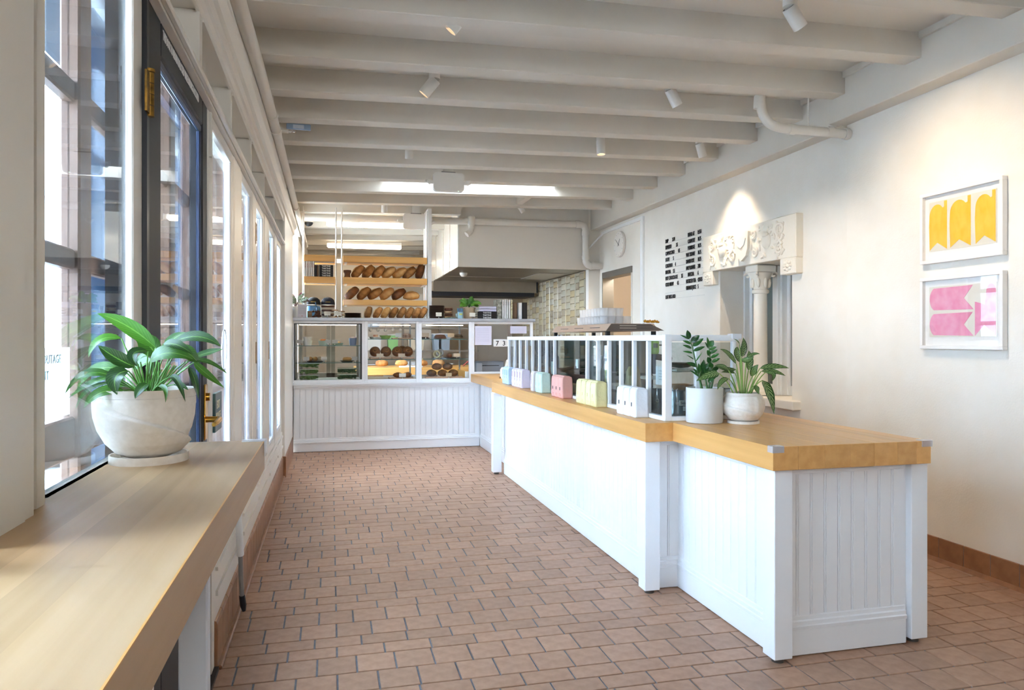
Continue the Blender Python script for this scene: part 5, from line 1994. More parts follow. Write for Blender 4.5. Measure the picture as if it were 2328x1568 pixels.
# stacked caps: pale crown behind, dark front
cs1 = tag(MB().lathe([(.0005, 0), (.08, 0), (.085, .12), (.075, .15), (.0005, .16)], 20, (-.21, 9.50, 1.6405)).build('gift_bag', CAPL, smooth=True), 'bright blue rounded pack under the black cap', 'package')
cap(-.21, 1.802, (CAPB, CAPC), 'black cap with gold badge on the blue pack')
st = thing('bowl_stack', 'stack of brown and cream striped bowls under the navy cap', 'bowls', (-.035, 9.50, 1.64))
BRN = mat('bowl_brown', '#6b4636', .4)
CRM = mat('bowl_cream', '#e2d6c2', .4)
for q in range(6):
    z0 = 1.6405 + q * .0266
    MB().lathe([(.062 + .003 * q, 0), (.074 + .002 * q, .012), (.078 + .001 * q, .0262), (.0005, .0262)], 24, (-.035, 9.50, z0), cap0=True).build('bowl', BRN if q % 2 else CRM, st, smooth=True)
cap(-.035, 1.802, (CAPN, CAPC), 'navy cap with gold badge on the bowl stack')
bx = thing('cracker_stack', 'small brown stack of wafers behind the printed card', 'wafers', (-.25, 9.33, 1.64))
for q in range(6):
    B('wafer', mat('wafer_brown', '#8a6a48', .7, rnd=.1), bx, -.28, -.225, 9.31, 9.36, 1.6405 + q * .014, 1.653 + q * .014)
gb = thing('chocolate_bag', 'clear bag of chocolate pieces tied with a blue ribbon', 'sweets', (-.17, 9.33, 1.64))
cm = MB()
for q in range(26):
    a, r_, h_ = rv.uniform(0, 2 * PI), rv.uniform(0, .045), rv.uniform(.012, .085)
    cm.sphere((-.17 + r_ * math.cos(a), 9.33 + r_ * math.sin(a), 1.6405 + h_), .016, 8, 5, (1.2, 1, .8))
o = cm.build('chocolate_pieces', mat('chocolate', '#5d3424', .5, rnd=.1), gb, smooth=True)
o['kind'] = 'stuff'
MB().lathe([(.05, 0), (.062, .03), (.058, .08), (.03, .115), (.012, .125), (.03, .15)], 18, (-.17, 9.33, 1.6405)).build('film', MATS['clear_film'], gb, smooth=True)
MB().tube([(-.185, 9.31, 1.83), (-.172, 9.315, 1.775), (-.17, 9.32, 1.765), (-.165, 9.30, 1.74), (-.172, 9.28, 1.72)], .006, 6).build('ribbon', mat('ribbon_blue', '#3f6f9f', .5), gb, smooth=True)


def pcard(x, y, z, label, colr='#ddd6c6', w_=.075, h_=.05, tilt=0.0):
    t = thing('price_tag', label, 'price tag', (x, y, z), 'price tags on ball clips')
    MB().sphere((x, y, z + .010), .010, 12, 8).build('ball_clip', CHROME, t, smooth=True)
    MB().cyl((x, y, z + .015), (x, y, z + .028), .002, n=6).build('wire', CHROME, t)
    c = MB().box(x - w_ / 2, x + w_ / 2, y - .001, y + .001, z + .026, z + .026 + h_)
    c.build('card', mat('tag_' + colr[1:], colr, .6), t)
    return t


pcard(-.04, 9.25, 1.6405, 'price tag before the striped bowls on the case top')
pcard(.085, 9.25, 1.6405, 'price tag before the wrapped cookies on the case top', w_=.09)
pcard(1.335, 9.25, 1.6405, 'price tag beside the brown plates on the case top')
pcard(1.77, 9.25, 1.6405, 'price tag before the kraft plant pot')
ckp = thing('wrapped_cookies', 'clear wrapped pale cookies on the case top', 'cookies', (.08, 9.36, 1.64))
for q in range(7):
    MB().lathe([(.0005, 0), (.042, 0), (.044, .008), (.03, .013), (.0005, .014)], 14, (.05 + (q % 3) * .04, 9.35 + (q % 2) * .03, 1.6405 + .015 * q)).build('cookie', mat('cookie', '#d9b98f', .8, col2='#a9764a', scale=30, rnd=.1), ckp, smooth=True)
bdp = thing('plate_stack', 'low stack of dark brown plates beside the bagged loaves', 'plates', (.27, 9.42, 1.64))
for q in range(6):
    MB().lathe([(.0005, 0), (.08, 0), (.105, .008), (.107, .011), (.0005, .007)], 28, (.27, 9.42, 1.6405 + q * .0105)).build('plate', mat('plate_brown', '#4d3526', .5, rnd=.1), bdp, smooth=True)
bps = thing('plate_stack', 'tall stack of dark brown plates at the foot of the rack post', 'plates', (1.33, 9.42, 1.64))
for q in range(15):
    MB().lathe([(.0005, 0), (.08, 0), (.104, .007), (.106, .011), (.0005, .007)], 28, (1.33, 9.42, 1.6405 + q * .0112)).build('plate', MATS['plate_brown'], bps, smooth=True)
dt = tag(MB().lathe([(.0005, 0), (.09, 0), (.10, .008), (.09, .010), (.0005, .006)], 28, (1.50, 9.34, 1.6405)).build('teal_dish', mat('teal_glaze', '#8fbab0', .3), smooth=True), 'flat pale teal dish on the case top', 'dish')
bgs = thing('cookie_bag', 'clear bag of dark cookies behind the teal dish', 'cookies', (1.48, 9.44, 1.64))
for q in range(4):
    MB().box(1.43 + .01 * (q % 2), 1.53 + .01 * (q % 2), 9.42, 9.47, 1.6405 + q * .036, 1.672 + q * .036, ch=.008).build('cookie_block', MATS['chocolate'] if q % 2 else MATS['cookie'], bgs)
MB().box(1.42, 1.55, 9.41, 9.48, 1.6405, 1.80, ch=.02).build('film', MATS['clear_film'], bgs)
mg = thing('pen_mug', 'pale blue mug holding blue pens on the case top', 'mug', (1.625, 9.32, 1.64))
MB().lathe([(.0005, 0), (.032, 0), (.036, .01), (.037, .085), (.034, .085), (.033, .01)], 20, (1.625, 9.32, 1.6405)).build('cup', mat('mug_blue', '#b5d5dc', .35), mg, smooth=True)
MB().tube([(1.588, 9.32, 1.71), (1.570, 9.32, 1.70), (1.570, 9.32, 1.675), (1.590, 9.32, 1.662)], .005, 6).build('handle', MATS['mug_blue'], mg, smooth=True)
B('logo', mat('logo_yellow', '#e9d94a', .5), mg, 1.605, 1.645, 9.282, 9.285, 1.69, 1.705)
for q in range(5):
    a = (q - 2) * .012
    MB().cyl((1.625 + a * .6, 9.32, 1.66), (1.625 + a * 1.6, 9.32 + .004 * q, 1.775), .005, n=8).build('pen', mat('pen_blue_%d' % (q % 2), ['#2f8fb5', '#3c6fa8'][q % 2], .4), mg, smooth=True)

# ================================================================== INSIDE THE CASES
CLB = glassmat('clamshell', '#f3f7f2', 1.3, .1)
GRN = mat('salad_green', '#4f7d35', .7, col2='#86a84f', scale=30, lo=.3, hi=.7)
DGR = mat('kale_green', '#2f5238', .7, col2='#4f6e3f', scale=40)


def salad(x, y, z, m_, label, w_=.25, h_=.075):
    t = thing('salad_box', label, 'salad', (x, y, z), 'clear salad boxes in the chilled case')
    sm = MB()
    for q in range(60):
        sm.sphere((x + rv.uniform(-.4, .4) * w_, y + rv.uniform(-.07, .07), z + rv.uniform(.014, h_ - .02)), rv.uniform(.012, .022), 7, 4, (1.3, 1, .6))
    o = sm.build('leaves', m_, t, smooth=True)
    o['kind'] = 'stuff'
    MB().prism([(x - w_ * .42, z), (x - w_ * .47, z + h_ * .8), (x + w_ * .47, z + h_ * .8), (x + w_ * .42, z)], 'y', y - .09, y + .09).build('tray', CLB, t)
    B('rim', mat('clear_rim', '#dfe6da', .3, alpha=1), t, x - w_ * .5, x + w_ * .5, y - .1, y - .094, z + h_ * .8, z + h_ * .86)
    B('lid', CLB, t, x - w_ * .48, x + w_ * .48, y - .095, y + .095, z + h_ * .86, z + h_, ch=.006)
    return t


for q in range(3):
    salad(-.26, 9.42, .8725 + q * .072, GRN, ['bottom', 'middle', 'top'][q] + ' salad box of the left stack in the chilled case', .25, .071)
for q in range(2):
    salad(.20, 9.42, .8725 + q * .075, DGR, ['lower', 'upper'][q] + ' box of dark kale in the right stack of the chilled case', .25, .074)
zt = 1.298


def tub(x, y, z, label, m_, r=.05, h=.075, top=None):
    t = thing('food_tub', label, 'tub', (x, y, z), 'tubs in the chilled case')
    MB().lathe([(.0005, 0), (r * .8, 0), (r, h), (r * .94, h), (r * .76, .004), (.0005, .004)], 20, (x, y, z)).build('cup', m_, t, smooth=True)
    if top:
        tp = MB()
        for q in range(9):
            a = rv.uniform(0, 2 * PI)
            tp.sphere((x + r * .5 * math.cos(a) * rv.random(), y + r * .5 * math.sin(a) * rv.random(), z + h + .004), .018, 8, 5, (1.2, 1, .8))
        tp.build('topping', top, t, smooth=True)
    return t


WT = mat('white_tub', '#f2ede4', .4)
tub(-.28, 9.40, zt, 'lower white tub of the left pair in the chilled case', WT, .058, .062)
tub(-.28, 9.40, zt + .0625, 'upper white tub of the left pair in the chilled case', WT, .058, .045)
tub(-.09, 9.40, zt, 'pale green tub with orange garnish in the chilled case', mat('pale_green_tub', '#cfdccb', .4), .062, .06, mat('carrot', '#d5803c', .6))
B_ = thing('food_tub', 'cream cake tub standing on the pale green tub', 'tub', (-.09, 9.40, zt + .075), 'tubs in the chilled case')
MB().lathe([(.0005, 0), (.05, 0), (.056, .07), (.0005, .072)], 20, (-.09, 9.46, zt + .003)).build('cup', mat('cream_food', '#f2e3bd', .5), B_, smooth=True)
tub(.085, 9.40, zt, 'shallow bowl of egg salad in the chilled case', mat('bowl_green', '#9fb39a', .4), .07, .03, mat('egg_mix', '#e7d9a0', .6, col2='#c98f4a', scale=40))
tub(.27, 9.40, zt, 'tall blue grey cup with pale blossoms in the chilled case', mat('cup_bluegrey', '#7f93b8', .4), .05, .09, mat('blossom', '#f0e6c8', .6, col2='#b58fb8', scale=40))
zm = 1.088
sp2 = thing('sandwich_plate', 'seeded bun sandwich on a dark plate in the chilled case', 'sandwich', (.20, 9.42, zm))
MB().lathe([(.0005, 0), (.06, 0), (.092, .018), (.09, .02), (.0005, .006)], 24, (.20, 9.42, zm)).build('plate', mat('plate_dark', '#3d3a33', .4), sp2, smooth=True)
MB().lathe([(.0005, .006), (.05, .006), (.056, .02), (.052, .03), (.0005, .032)], 18, (.20, 9.42, zm)).build('filling', mat('filling', '#7d7a3a', .7, col2='#c08a4a', scale=40), sp2, smooth=True)
MB().lathe([(.056, .03), (.058, .042), (.045, .058), (.0005, .064)], 18, (.20, 9.42, zm)).build('bun', mat('bun', '#e0a85c', .6), sp2, smooth=True)
bgp = thing('baguette_plate', 'dark plate of sliced baguette in the chilled case', 'bread', (-.19, 9.44, zm))
MB().lathe([(.0005, 0), (.08, 0), (.12, .014), (.118, .017), (.0005, .006)], 24, (-.19, 9.44, zm)).build('plate', MATS['plate_dark'], bgp, smooth=True)
for q in range(3):
    MB().sphere((-.25 + q * .06, 9.44, zm + .04), .034, 12, 8, (1.0, 1.3, .9)).build('slice', [CR, CRL, mat('dough_white', '#ead9bd', .7)][q], bgp, smooth=True)
for i, (x, z, lab) in enumerate(((-.29, zm, 'left price tag on the middle shelf of the chilled case'), (-.08, zm, 'centre price tag on the middle shelf of the chilled case'), (.29, zm, 'right price tag on the middle shelf of the chilled case'),
                                 (-.37, zt, 'left price tag on the top shelf of the chilled case'), (-.03, zt, 'second price tag on the top shelf of the chilled case'), (.05, zt, 'third price tag on the top shelf of the chilled case'))):
    pcard(x, 9.31, z, lab, '#c9c9c2', .07, .045)

# pastries
SW = mat('swirl_dark', '#5a3018', .45, col2='#8f5526', scale=12, bump=.2, bscale=40)
SWL = mat('swirl_light', '#b97a3c', .5, col2='#8a4f22', scale=14, bump=.2, bscale=40)


def bun_meshes():
    b = MB().lathe([(.0005, 0), (.05, 0), (.064, .02), (.062, .045), (.045, .062), (.0005, .066)], 22)
    pts = []
    for q in range(30):
        t = q / 29
        a = t * 2.4 * 2 * PI
        r_ = .006 + .052 * t
        pts.append((r_ * math.cos(a), r_ * math.sin(a), .066 - .028 * t * t))
    s_ = MB().tube(pts, .006, 6)
    return b.mesh('dough', SW, smooth='all'), s_.mesh('swirl', SWL, smooth='all')


BUN = bun_meshes()


def bun(loc, rot, label, group, s_=1.0):
    t = thing('swirl_bun', label, 'pastry', loc, group)
    t.rotation_euler = rot
    t.scale = (s_, s_, s_)
    for nm, me in zip(('dough', 'swirl'), BUN):
        o = bpy.data.objects.new(nm, me)
        C.objects.link(o)
        o.parent = t


z2 = 1.1235
for i, (a, b) in enumerate(((.48, .74), (.76, 1.03))):
    tray = tag(MB().box(a, b, 9.33, 9.60, z2, z2 + .022, ch=.004).build('serving_board', mat('board_pink', '#c9a083', .6)), ['left', 'right'][i] + ' pale wooden board under the swirl buns', 'board')
for i, x in enumerate((.55, .68, .83, .96)):
    bun((x, 9.44, z2 + .080), (R(62), 0, R(rv.uniform(-15, 15))), '%s swirl bun from the left in the middle display case' % ORD[i], 'swirl buns in the middle case', 1.05)
bun((.90, 9.56, z2 + .085), (R(60), 0, 0), 'swirl bun behind the front row in the middle display case', 'swirl buns in the middle case', 1.05)
pcard(.60, 9.30, z2, 'left price tag before the swirl buns', '#d9ccb6', .085, .045)
pcard(.87, 9.30, z2, 'right price tag before the swirl buns', '#d9ccb6', .085, .045)


def croissant(loc, rz, label):
    t = thing('croissant', label, 'pastry', loc, 'croissants in the middle case')
    t.rotation_euler = (0, 0, rz)
    pts, rs = [], []
    for q in range(13):
        a = R(-100 + 200 * q / 12)
        pts.append((.045 * math.sin(a), -.045 * math.cos(a) + .02, .03))
        u_ = 1 - abs(q - 6) / 6
        rs.append(.010 + .026 * u_ * (1 + .12 * (q % 2)))
    o = link('pastry_body', MB().tube(pts, rs, 12).mesh('pastry_body', mat('croissant', '#a5602a', .5, col2='#6d3a18', scale=18, bump=.2, bscale=40), smooth='all'))
    o.parent = t
    for q in (3, 5, 7, 9):
        ring = [(pts[q][0] + (rs[q] + .001) * math.cos(k_ * PI / 6) * math.sin(R(-100 + 200 * q / 12)), pts[q][1] - (rs[q] + .001) * math.cos(k_ * PI / 6) * math.cos(R(-100 + 200 * q / 12)), .03 + (rs[q] + .001) * math.sin(k_ * PI / 6)) for k_ in range(7)]
        o = link('fold', MB().tube(ring, .003, 5).mesh('fold', MATS['croissant'], smooth='all'))
        o.parent = t


cb_ = tag(MB().box(.72, 1.02, 9.30, 9.56, .8725, .886, ch=.003).build('serving_board', MATS['board_pink']), 'thin board under the croissants', 'board')
croissant((.83, 9.42, .888), 0, 'left croissant at the bottom of the middle display case')
croissant((.95, 9.42, .888), R(10), 'right croissant at the bottom of the middle display case')
pcard(.88, 9.29, .8725, 'price tag before the croissants', '#e6dfd0', .085, .045)
z3 = 1.378
tart = thing('cake_plate', 'frosted cake slice on a white dish in the middle case', 'cake', (.55, 9.42, z3))
MB().lathe([(.0005, 0), (.06, 0), (.075, .025), (.072, .027), (.0005, .008)], 22, (.55, 9.42, z3)).build('dish', WT, tart, smooth=True)
MB().prism([(.52, 9.39), (.58, 9.39), (.55, 9.46)], 'z', z3 + .012, z3 + .055).build('cake', mat('cake_red', '#8f4a3a', .6, col2='#d9b08a', scale=30), tart)
gbw = tag(MB().lathe([(.0005, 0), (.05, 0), (.075, .045), (.07, .045), (.0005, .006)], 20, (.68, 9.5, z3)).build('green_bowl', mat('lime_bowl', '#9fcf6a', .4), smooth=True), 'lime green bowl on the top shelf of the middle case', 'bowl')
wd = thing('cake_plate', 'pale powdered cake on a wooden board in the middle case', 'cake', (.90, 9.45, z3))
B('board', MATS['board_pink'], wd, .76, 1.02, 9.36, 9.54, z3, z3 + .014, ch=.003)
MB().lathe([(.0005, .014), (.05, .014), (.054, .05), (.04, .068), (.0005, .072)], 18, (.95, 9.45, z3)).build('cake', mat('powder_cake', '#b0a196', .8, col2='#7d6455', scale=35), wd, smooth=True)
pcard(.83, 9.31, z3, 'price tag on the top shelf of the middle case', '#cfd2d2', .075, .05)
for q in range(5):  # plain white balls on steel stalks, no lamp inside
    x = .50 + q * .095
    gl_ = thing('white_globe', '%s small white globe from the left under the middle case top' % ORD[q], 'lamp', (x, 9.60, 1.47), 'white globes in the middle case')
    MB().sphere((x, 9.60, 1.495), .022, 14, 8).build('globe', mat('globe_white', '#f5f1ea', .3), gl_, smooth=True)
    MB().cyl((x, 9.60, 1.515), (x, 9.60, 1.598), .003, n=6).build('stalk', STEEL, gl_)
# right case
DPL = MATS['plate_dark']


def cakeplate(x, y, z, r, h, m_, label, pm=DPL):
    t = thing('cake_plate', label, 'cake', (x, y, z))
    MB().lathe([(.0005, 0), (r * .7, 0), (r, .014), (r * .97, .016), (.0005, .006)], 24, (x, y, z)).build('plate', pm, t, smooth=True)
    MB().lathe([(.0005, .006), (r * .78, .008), (r * .82, h * .5), (r * .6, h * .9), (.0005, h)], 24, (x, y, z)).build('cake', m_, t, smooth=True)


CH = mat('choc_cake', '#43291c', .6, col2='#5d3c28', scale=20, bump=.2, bscale=40)
cakeplate(1.18, 9.44, z3, .07, .03, CH, 'flat chocolate cake on a dark plate, left on the top shelf')
cakeplate(1.38, 9.44, z3, .095, .06, CH, 'dark glazed tart on a brown plate, centre of the top shelf', mat('plate_rust', '#8a4f33', .5))
cakeplate(1.615, 9.46, z3, .085, .065, mat('olive_cake', '#5e4a2c', .7, col2='#3f321e', scale=25), 'domed brown cake on a pale plate, right on the top shelf', mat('plate_tan', '#c9b08c', .5))
pcard(1.175, 9.30, z3, 'price tag left on the top shelf of the right case', '#cbb69a', .085, .05)
pcard(1.50, 9.30, z3, 'price tag right on the top shelf of the right case', '#cbb28c', .085, .05)
rg = thing('ring_biscuits', 'pile of iced ring biscuits in the right display case', 'biscuits', (1.36, 9.46, z2))
for q, (dx, dz, ry) in enumerate(((-.02, .055, 15), (.025, .075, -10), (.0, .04, 35))):
    c0 = Vector((1.36 + dx, 9.46 + .02 * q, z2 + dz))
    pts = [(c0.x + .04 * math.cos(a), c0.y + .02 * math.sin(R(ry)) * math.sin(a), c0.z + .04 * math.sin(a)) for a in [2 * PI * i / 18 for i in range(19)]]
    MB().tube(pts, .011, 8).build('ring', mat('icing_%d' % (q % 2), ['#d9c79c', '#b9b3ad'][q % 2], .6), rg, smooth=True)
dpb = thing('bun_plate', 'dark plate with a single chocolate bun in the right case', 'pastry', (1.54, 9.42, z2))
MB().lathe([(.0005, 0), (.075, 0), (.11, .014), (.108, .017), (.0005, .006)], 24, (1.54, 9.42, z2)).build('plate', DPL, dpb, smooth=True)
MB().sphere((1.50, 9.44, z2 + .038), .038, 14, 8, (1, 1, .85)).build('bun', mat('choc_bun', '#7a4526', .5), dpb, smooth=True)
pcard(1.575, 9.30, z2 + .0, 'price tag before the dark plate in the right case', '#d2bd9e', .085, .045)
tr_ = tag(MB().box(1.18, 1.66, 9.33, 9.62, .8725, .894, ch=.004).build('serving_board', MATS['board_pink']), 'long pale board under the brown rolls in the right case', 'board')
RB = mat('brown_roll', '#5d351d', .55, col2='#8a552c', scale=14, bump=.25, bscale=45)
RBM = MB().sphere((0, 0, 0), .062, 18, 10, (1.1, 1, .72)).mesh('roll_body', RB, smooth='all')
RBR = MB().tube([(-.045, 0, .028), (-.02, .003, .041), (.01, -.003, .043), (.045, 0, .028)], .006, 6).mesh('split', SWL, smooth='all')
for i, (x, z) in enumerate(((1.27, .935), (1.415, .935), (1.555, .935), (1.34, 1.018), (1.48, 1.018))):
    t = thing('brown_roll', ['left', 'centre', 'right'][i] + ' brown roll in the lower row of the right case' if i < 3 else ['left', 'right'][i - 3] + ' brown roll in the upper row of the right case', 'bread roll', (x, 9.46, z), 'brown rolls in the right case')
    for nm, me in (('roll_body', RBM), ('split', RBR)):
        o = bpy.data.objects.new(nm, me)
        C.objects.link(o)
        o.parent = t
pcard(1.47, 9.29, .8725, 'price tag before the brown rolls', '#cbb28c', .075, .045)
pb = tag(MB().prism([(1.62, .8725), (1.70, .8725), (1.70, .96), (1.61, .985)], 'y', 9.40, 9.44).build('paper_bag', mat('kraft', '#c99a52', .8)), 'folded kraft bag in the corner of the right case', 'paper bag')

# papers and numbers on the end panel
for i, (a, b, z0, z1, lab) in enumerate(((1.80, 2.02, 1.30, 1.545, 'tall white paper sheet taped to the end panel of the cases'), (2.27, 2.49, 1.45, 1.545, 'second white paper sheet taped near the right end of the panel'))):
    pp = thing('paper_sheet', lab, 'paper', ((a + b) / 2, 9.235, z0), 'papers on the end panel')
    B('sheet', mat('lilac_paper', '#dcd9ea', .7), pp, a, b, 9.237, 9.239, z0, z1)
    for q in range(8 if i == 0 else 3):
        B('print_line', mat('faint_lines', '#bdb9cf', .7), pp, a + .025, b - .03, 9.2362, 9.237, z1 - .04 - q * .022, z1 - .037 - q * .022)
nb = thing('number_card', 'white card with the numbers seven and three on the end panel', 'sign', (2.16, 9.235, 1.26))
B('card', PAPER, nb, 2.045, 2.35, 9.237, 9.239, 1.28, 1.375)
text('7  3', .085, INKB, nb, frameM((2.075, 9.2362, 1.295), (1, 0, 0), (0, 0, 1)), bold=.001)
rp = thing('grey_printer', 'grey printer behind the end panel glass', 'printer', (2.05, 9.6, .93))
B('body', mat('printer_grey', '#8d9299', .5), rp, 1.86, 2.25, 9.5, 9.75, .931, 1.08, ch=.012)
B('paper_slot', BLACKM, rp, 1.92, 2.18, 9.496, 9.5, 1.02, 1.03)
B('front', mat('printer_pale', '#b9bcc2', .5), rp, 1.87, 1.95, 9.492, 9.5, .935, 1.06, ch=.004)
td = thing('tape_dispenser', 'cream tape dispenser with round reel on the far worktop', 'tape dispenser', (1.93, 8.0, .93))
MB().prism([(7.80, .931), (8.10, .931), (8.10, 1.03), (8.02, 1.06), (7.80, 1.05)], 'x', 1.87, 1.99).build('body', mat('cream_plastic', '#e9e3d4', .4), td)
rr = []
for q in range(11):
    a = R(180 * q / 10)
    rr.append((1.93, 7.95 + .085 * math.cos(a), 1.05 + .085 * math.sin(a)))
MB().tube(rr, .018, 8).build('reel', MATS['cream_plastic'], td, smooth=True)
B('foot', mat('brown_plastic', '#6b4a32', .5), td, 1.865, 1.995, 8.06, 8.12, .931, .95)

# ================================================================== KITCHEN BEHIND
kt = thing('work_table', 'thick maple work table in the kitchen behind the pastry cases', 'table', (1.35, 11.4, 0))
B('table_top', SHELFW, kt, .35, 2.55, 11.0, 11.9, .84, .95, ch=.004)
for px, py in ((.45, 11.08), (2.40, 11.08), (.45, 11.8), (2.40, 11.8)):
    B('leg', STEEL, kt, px, px + .05, py, py + .05, 0, .84)
B('under_shelf', STEEL, kt, .45, 2.45, 11.08, 11.85, .62, .66)
for i, (x, y, v) in enumerate(((.75, 11.2, 4), (1.05, 11.25, 3), (1.35, 11.2, 0), (1.62, 11.25, 3))):
    loaf(v, (x, y, 1.0), (0, 0, R(rv.uniform(-20, 20))), '%s loaf from the left on the kitchen work table' % ORD[i], 'loaves on the kitchen table', .9)
tb = tag(MB().box(1.0, 1.35, 11.01, 11.12, .951, .972, ch=.004).build('folded_cloth', PAPER), 'folded white cloth at the front of the kitchen work table', 'cloth')
rt = thing('tongs', 'red handled tongs on the kitchen work table', 'tongs', (2.05, 11.1, .95))
MB().tube([(1.98, 11.1, .962), (2.05, 11.1, 1.03), (2.12, 11.1, .962)], .011, 8).build('handles', mat('red_plastic', '#b5483f', .4), rt, smooth=True)
ru = thing('tool_rack', 'grey steel upright rack behind the work table', 'rack', (1.5, 12.8, 0))
for x in (.55, 1.2, 1.85, 2.5):
    B('upright', STEEL, ru, x, x + .04, 12.8, 12.84, 0, 1.9)
for z in (.7, 1.15, 1.55):
    B('shelf', STEEL, ru, .5, 2.55, 12.75, 13.1, z, z + .03)
for i, (x, z, w_, h_, colr, nm) in enumerate(((.7, 1.18, .3, .22, '#d8d6cf', 'white'), (1.05, 1.18, .18, .26, '#7fb06a', 'green'), (1.45, 1.18, .28, .2, '#c9b9a0', 'tan'), (1.9, 1.18, .3, .28, '#8f9aa5', 'grey'), (.75, .73, .3, .2, '#b08a5a', 'brown'), (1.3, .73, .35, .24, '#cfd3d6', 'silver'), (1.95, .73, .3, .2, '#9a7a5c', 'dark tan'), (.7, 1.58, .25, .16, '#b7c4cf', 'blue'), (1.6, 1.58, .3, .18, '#d9d0c2', 'cream'))):
    sb = thing('storage_tub', '%s storage tub on the kitchen rack' % nm, 'tub', (x, 12.9, z + .001), 'tubs on the kitchen rack')
    MB().prism([(x - w_ * .44, z + .001), (x + w_ * .44, z + .001), (x + w_ * .5, z + h_), (x - w_ * .5, z + h_)], 'y', 12.8, 13.05).build('tub', mat('tub_' + colr[1:], colr, .5), sb)
    B('lid', mat('tub_lid', '#e6e3dc', .5), sb, x - w_ * .51, x + w_ * .51, 12.79, 13.06, z + h_, z + h_ + .015)

# ================================================================== BEHIND THE GUARD
em = thing('espresso_machine', 'long steel espresso machine behind the glass guard', 'espresso machine', (2.28, 6.05, .93))
GRY = mat('machine_steel', '#8f8880', .35, .8)
TAN = mat('machine_back_panel', '#cdb09a', .35, .5)
DK = mat('machine_dark', '#4c4845', .4, .4)
EX0, EX1, EY0, EY1 = 2.10, 2.52, 5.36, 6.80
for (a, b) in ((EX0 + .03, EY0 + .06), (EX1 - .09, EY0 + .06), (EX0 + .03, EY1 - .12), (EX1 - .09, EY1 - .12)):
    B('leg', BLACKM, em, a, a + .06, b, b + .06, .931, .98)
B('base', DK, em, EX0 + .02, EX1 - .02, EY0 + .02, EY1 - .02, .98, 1.10, ch=.01)
B('body', GRY, em, EX0 + .10, EX1 - .02, EY0 + .04, EY1 - .04, 1.10, 1.38, ch=.01)
B('back_glass', mat('machine_green', '#4d5a50', .15), em, EX0 + .095, EX0 + .10, EY0 + .06, EY1 - .06, 1.12, 1.36)
for yy in (EY0 + .02, EY1 - .05):
    for xx in (EX0, EX1 - .03):
        B('pillar', BLACKM, em, xx, xx + .03, yy, yy + .03, 1.10, 1.44)
ct = MB().prism([(EX0 - .015, 1.442), (EX0 + .03, 1.50), (EX1 - .03, 1.50), (EX1 + .02, 1.442)], 'y', EY0, EY1)
ct.build('cup_tray', TAN, em)
ct = MB().prism([(EX0 - .013, 1.442), (EX0 + .03, 1.498), (EX1 - .06, 1.498), (EX1 + .06, 1.445)], 'y', EY0 - .004, EY0)
ct.build('end_panel', mat('machine_end', '#6f655d', .4, .5), em)
for z in (1.463, 1.482):
    B('vent_slot', mat('slot_pale', '#d9cdbd', .4), em, EX0 + .10, EX0 + .24, EY0 - .006, EY0 - .004, z, z + .004)
    B('vent_slot', DK, em, EX0 + .25, EX0 + .38, EY0 - .006, EY0 - .004, z, z + .004)
for yy in (5.55, 5.95, 6.35):
    B('vent_slot', DK, em, EX0 + .0035, EX0 + .0075, yy, yy + .22, 1.469, 1.473)
for yy in (5.75, 6.2):
    MB().cyl((EX0 + .06, yy, 1.12), (EX0 + .06, yy, 1.20), .04, n=16).build('group_head', CHROME, em, smooth=True)
    MB().tube([(EX0 + .06, yy, 1.13), (EX0 - .02, yy, 1.12), (EX0 - .10, yy, 1.10)], [.012, .014, .017], 8).build('portafilter', BLACKM, em, smooth=True)
MB().tube([(EX1 + .02, EY0 + .06, 1.33), (EX1 + .09, EY0 + .03, 1.33), (EX1 + .12, EY0, 1.28)], .006, 8).build('steam_wand', BLACKM, em, smooth=True)
MB().cyl((EX1 - .02, EY0 - .02, 1.24), (EX1 + .10, EY0 - .05, 1.215), .026, .022, n=14).build('handle_grip', BLACKM, em, smooth=True)
# glasses on the machine
gm = glassmat('tumbler_glass', '#f6f8f6', 1.5)
gm = bpy.data.materials.new('tumbler_glass_brightened')
gm.use_nodes = True
_n = gm.node_tree
_m = _n.nodes.new('ShaderNodeMixShader')
_m.inputs[0].default_value = .30  # white mixed into the clear glass, standing in for its bright sparkle
_d = _n.nodes.new('ShaderNodeBsdfTranslucent')
_d.inputs['Color'].default_value = (1, 1, 1, 1)
_p = _n.nodes['Principled BSDF']
_p.inputs['Base Color'].default_value = (1, 1, 1, 1)
_p.inputs['Alpha'].default_value = .25
_p.inputs['Roughness'].default_value = .05
_n.links.new(_p.outputs[0], _m.inputs[1])
_n.links.new(_d.outputs[0], _m.inputs[2])
_n.links.new(_m.outputs[0], _n.nodes['Material Output'].inputs['Surface'])
TGM = MB().lathe([(.0005, .004), (.024, .004), (.027, 0), (.028, .004), (.033, .066), (.031, .066), (.0255, .008), (.0005, .008)], 14).mesh('tumbler', gm, smooth='all')
k = 0
for lay in range(2):
    for ix in range(4):
        for iy in range(9):
            if lay and (ix > 2 or iy > 7):
                continue
            o = link('tumbler', TGM, None, (2.17 + ix * .068, 5.62 + iy * .072, 1.5005 + lay * .0665))
            tag(o, 'small clear glass tumbler stacked on the espresso machine', 'glass', 'glass tumblers on the espresso machine')
rp_ = thing('rope_coil', 'yellow twisted rope draped on the machine corner', 'rope', (2.50, 5.45, 1.50))
for q in range(3):
    pts = [(2.44 + .11 * t / 8, 5.40 + .02 * q + .012 * math.sin(t * 2.1 + q * 2), 1.508 + .012 * abs(math.cos(t * 2.1 + q * 2.1)) + .004 * q) for t in range(9)]
    MB().tube(pts, .007, 7).build('strand', mat('rope_yellow', '#c98f22', .7, bump=.3, bscale=90), rp_, smooth=True)
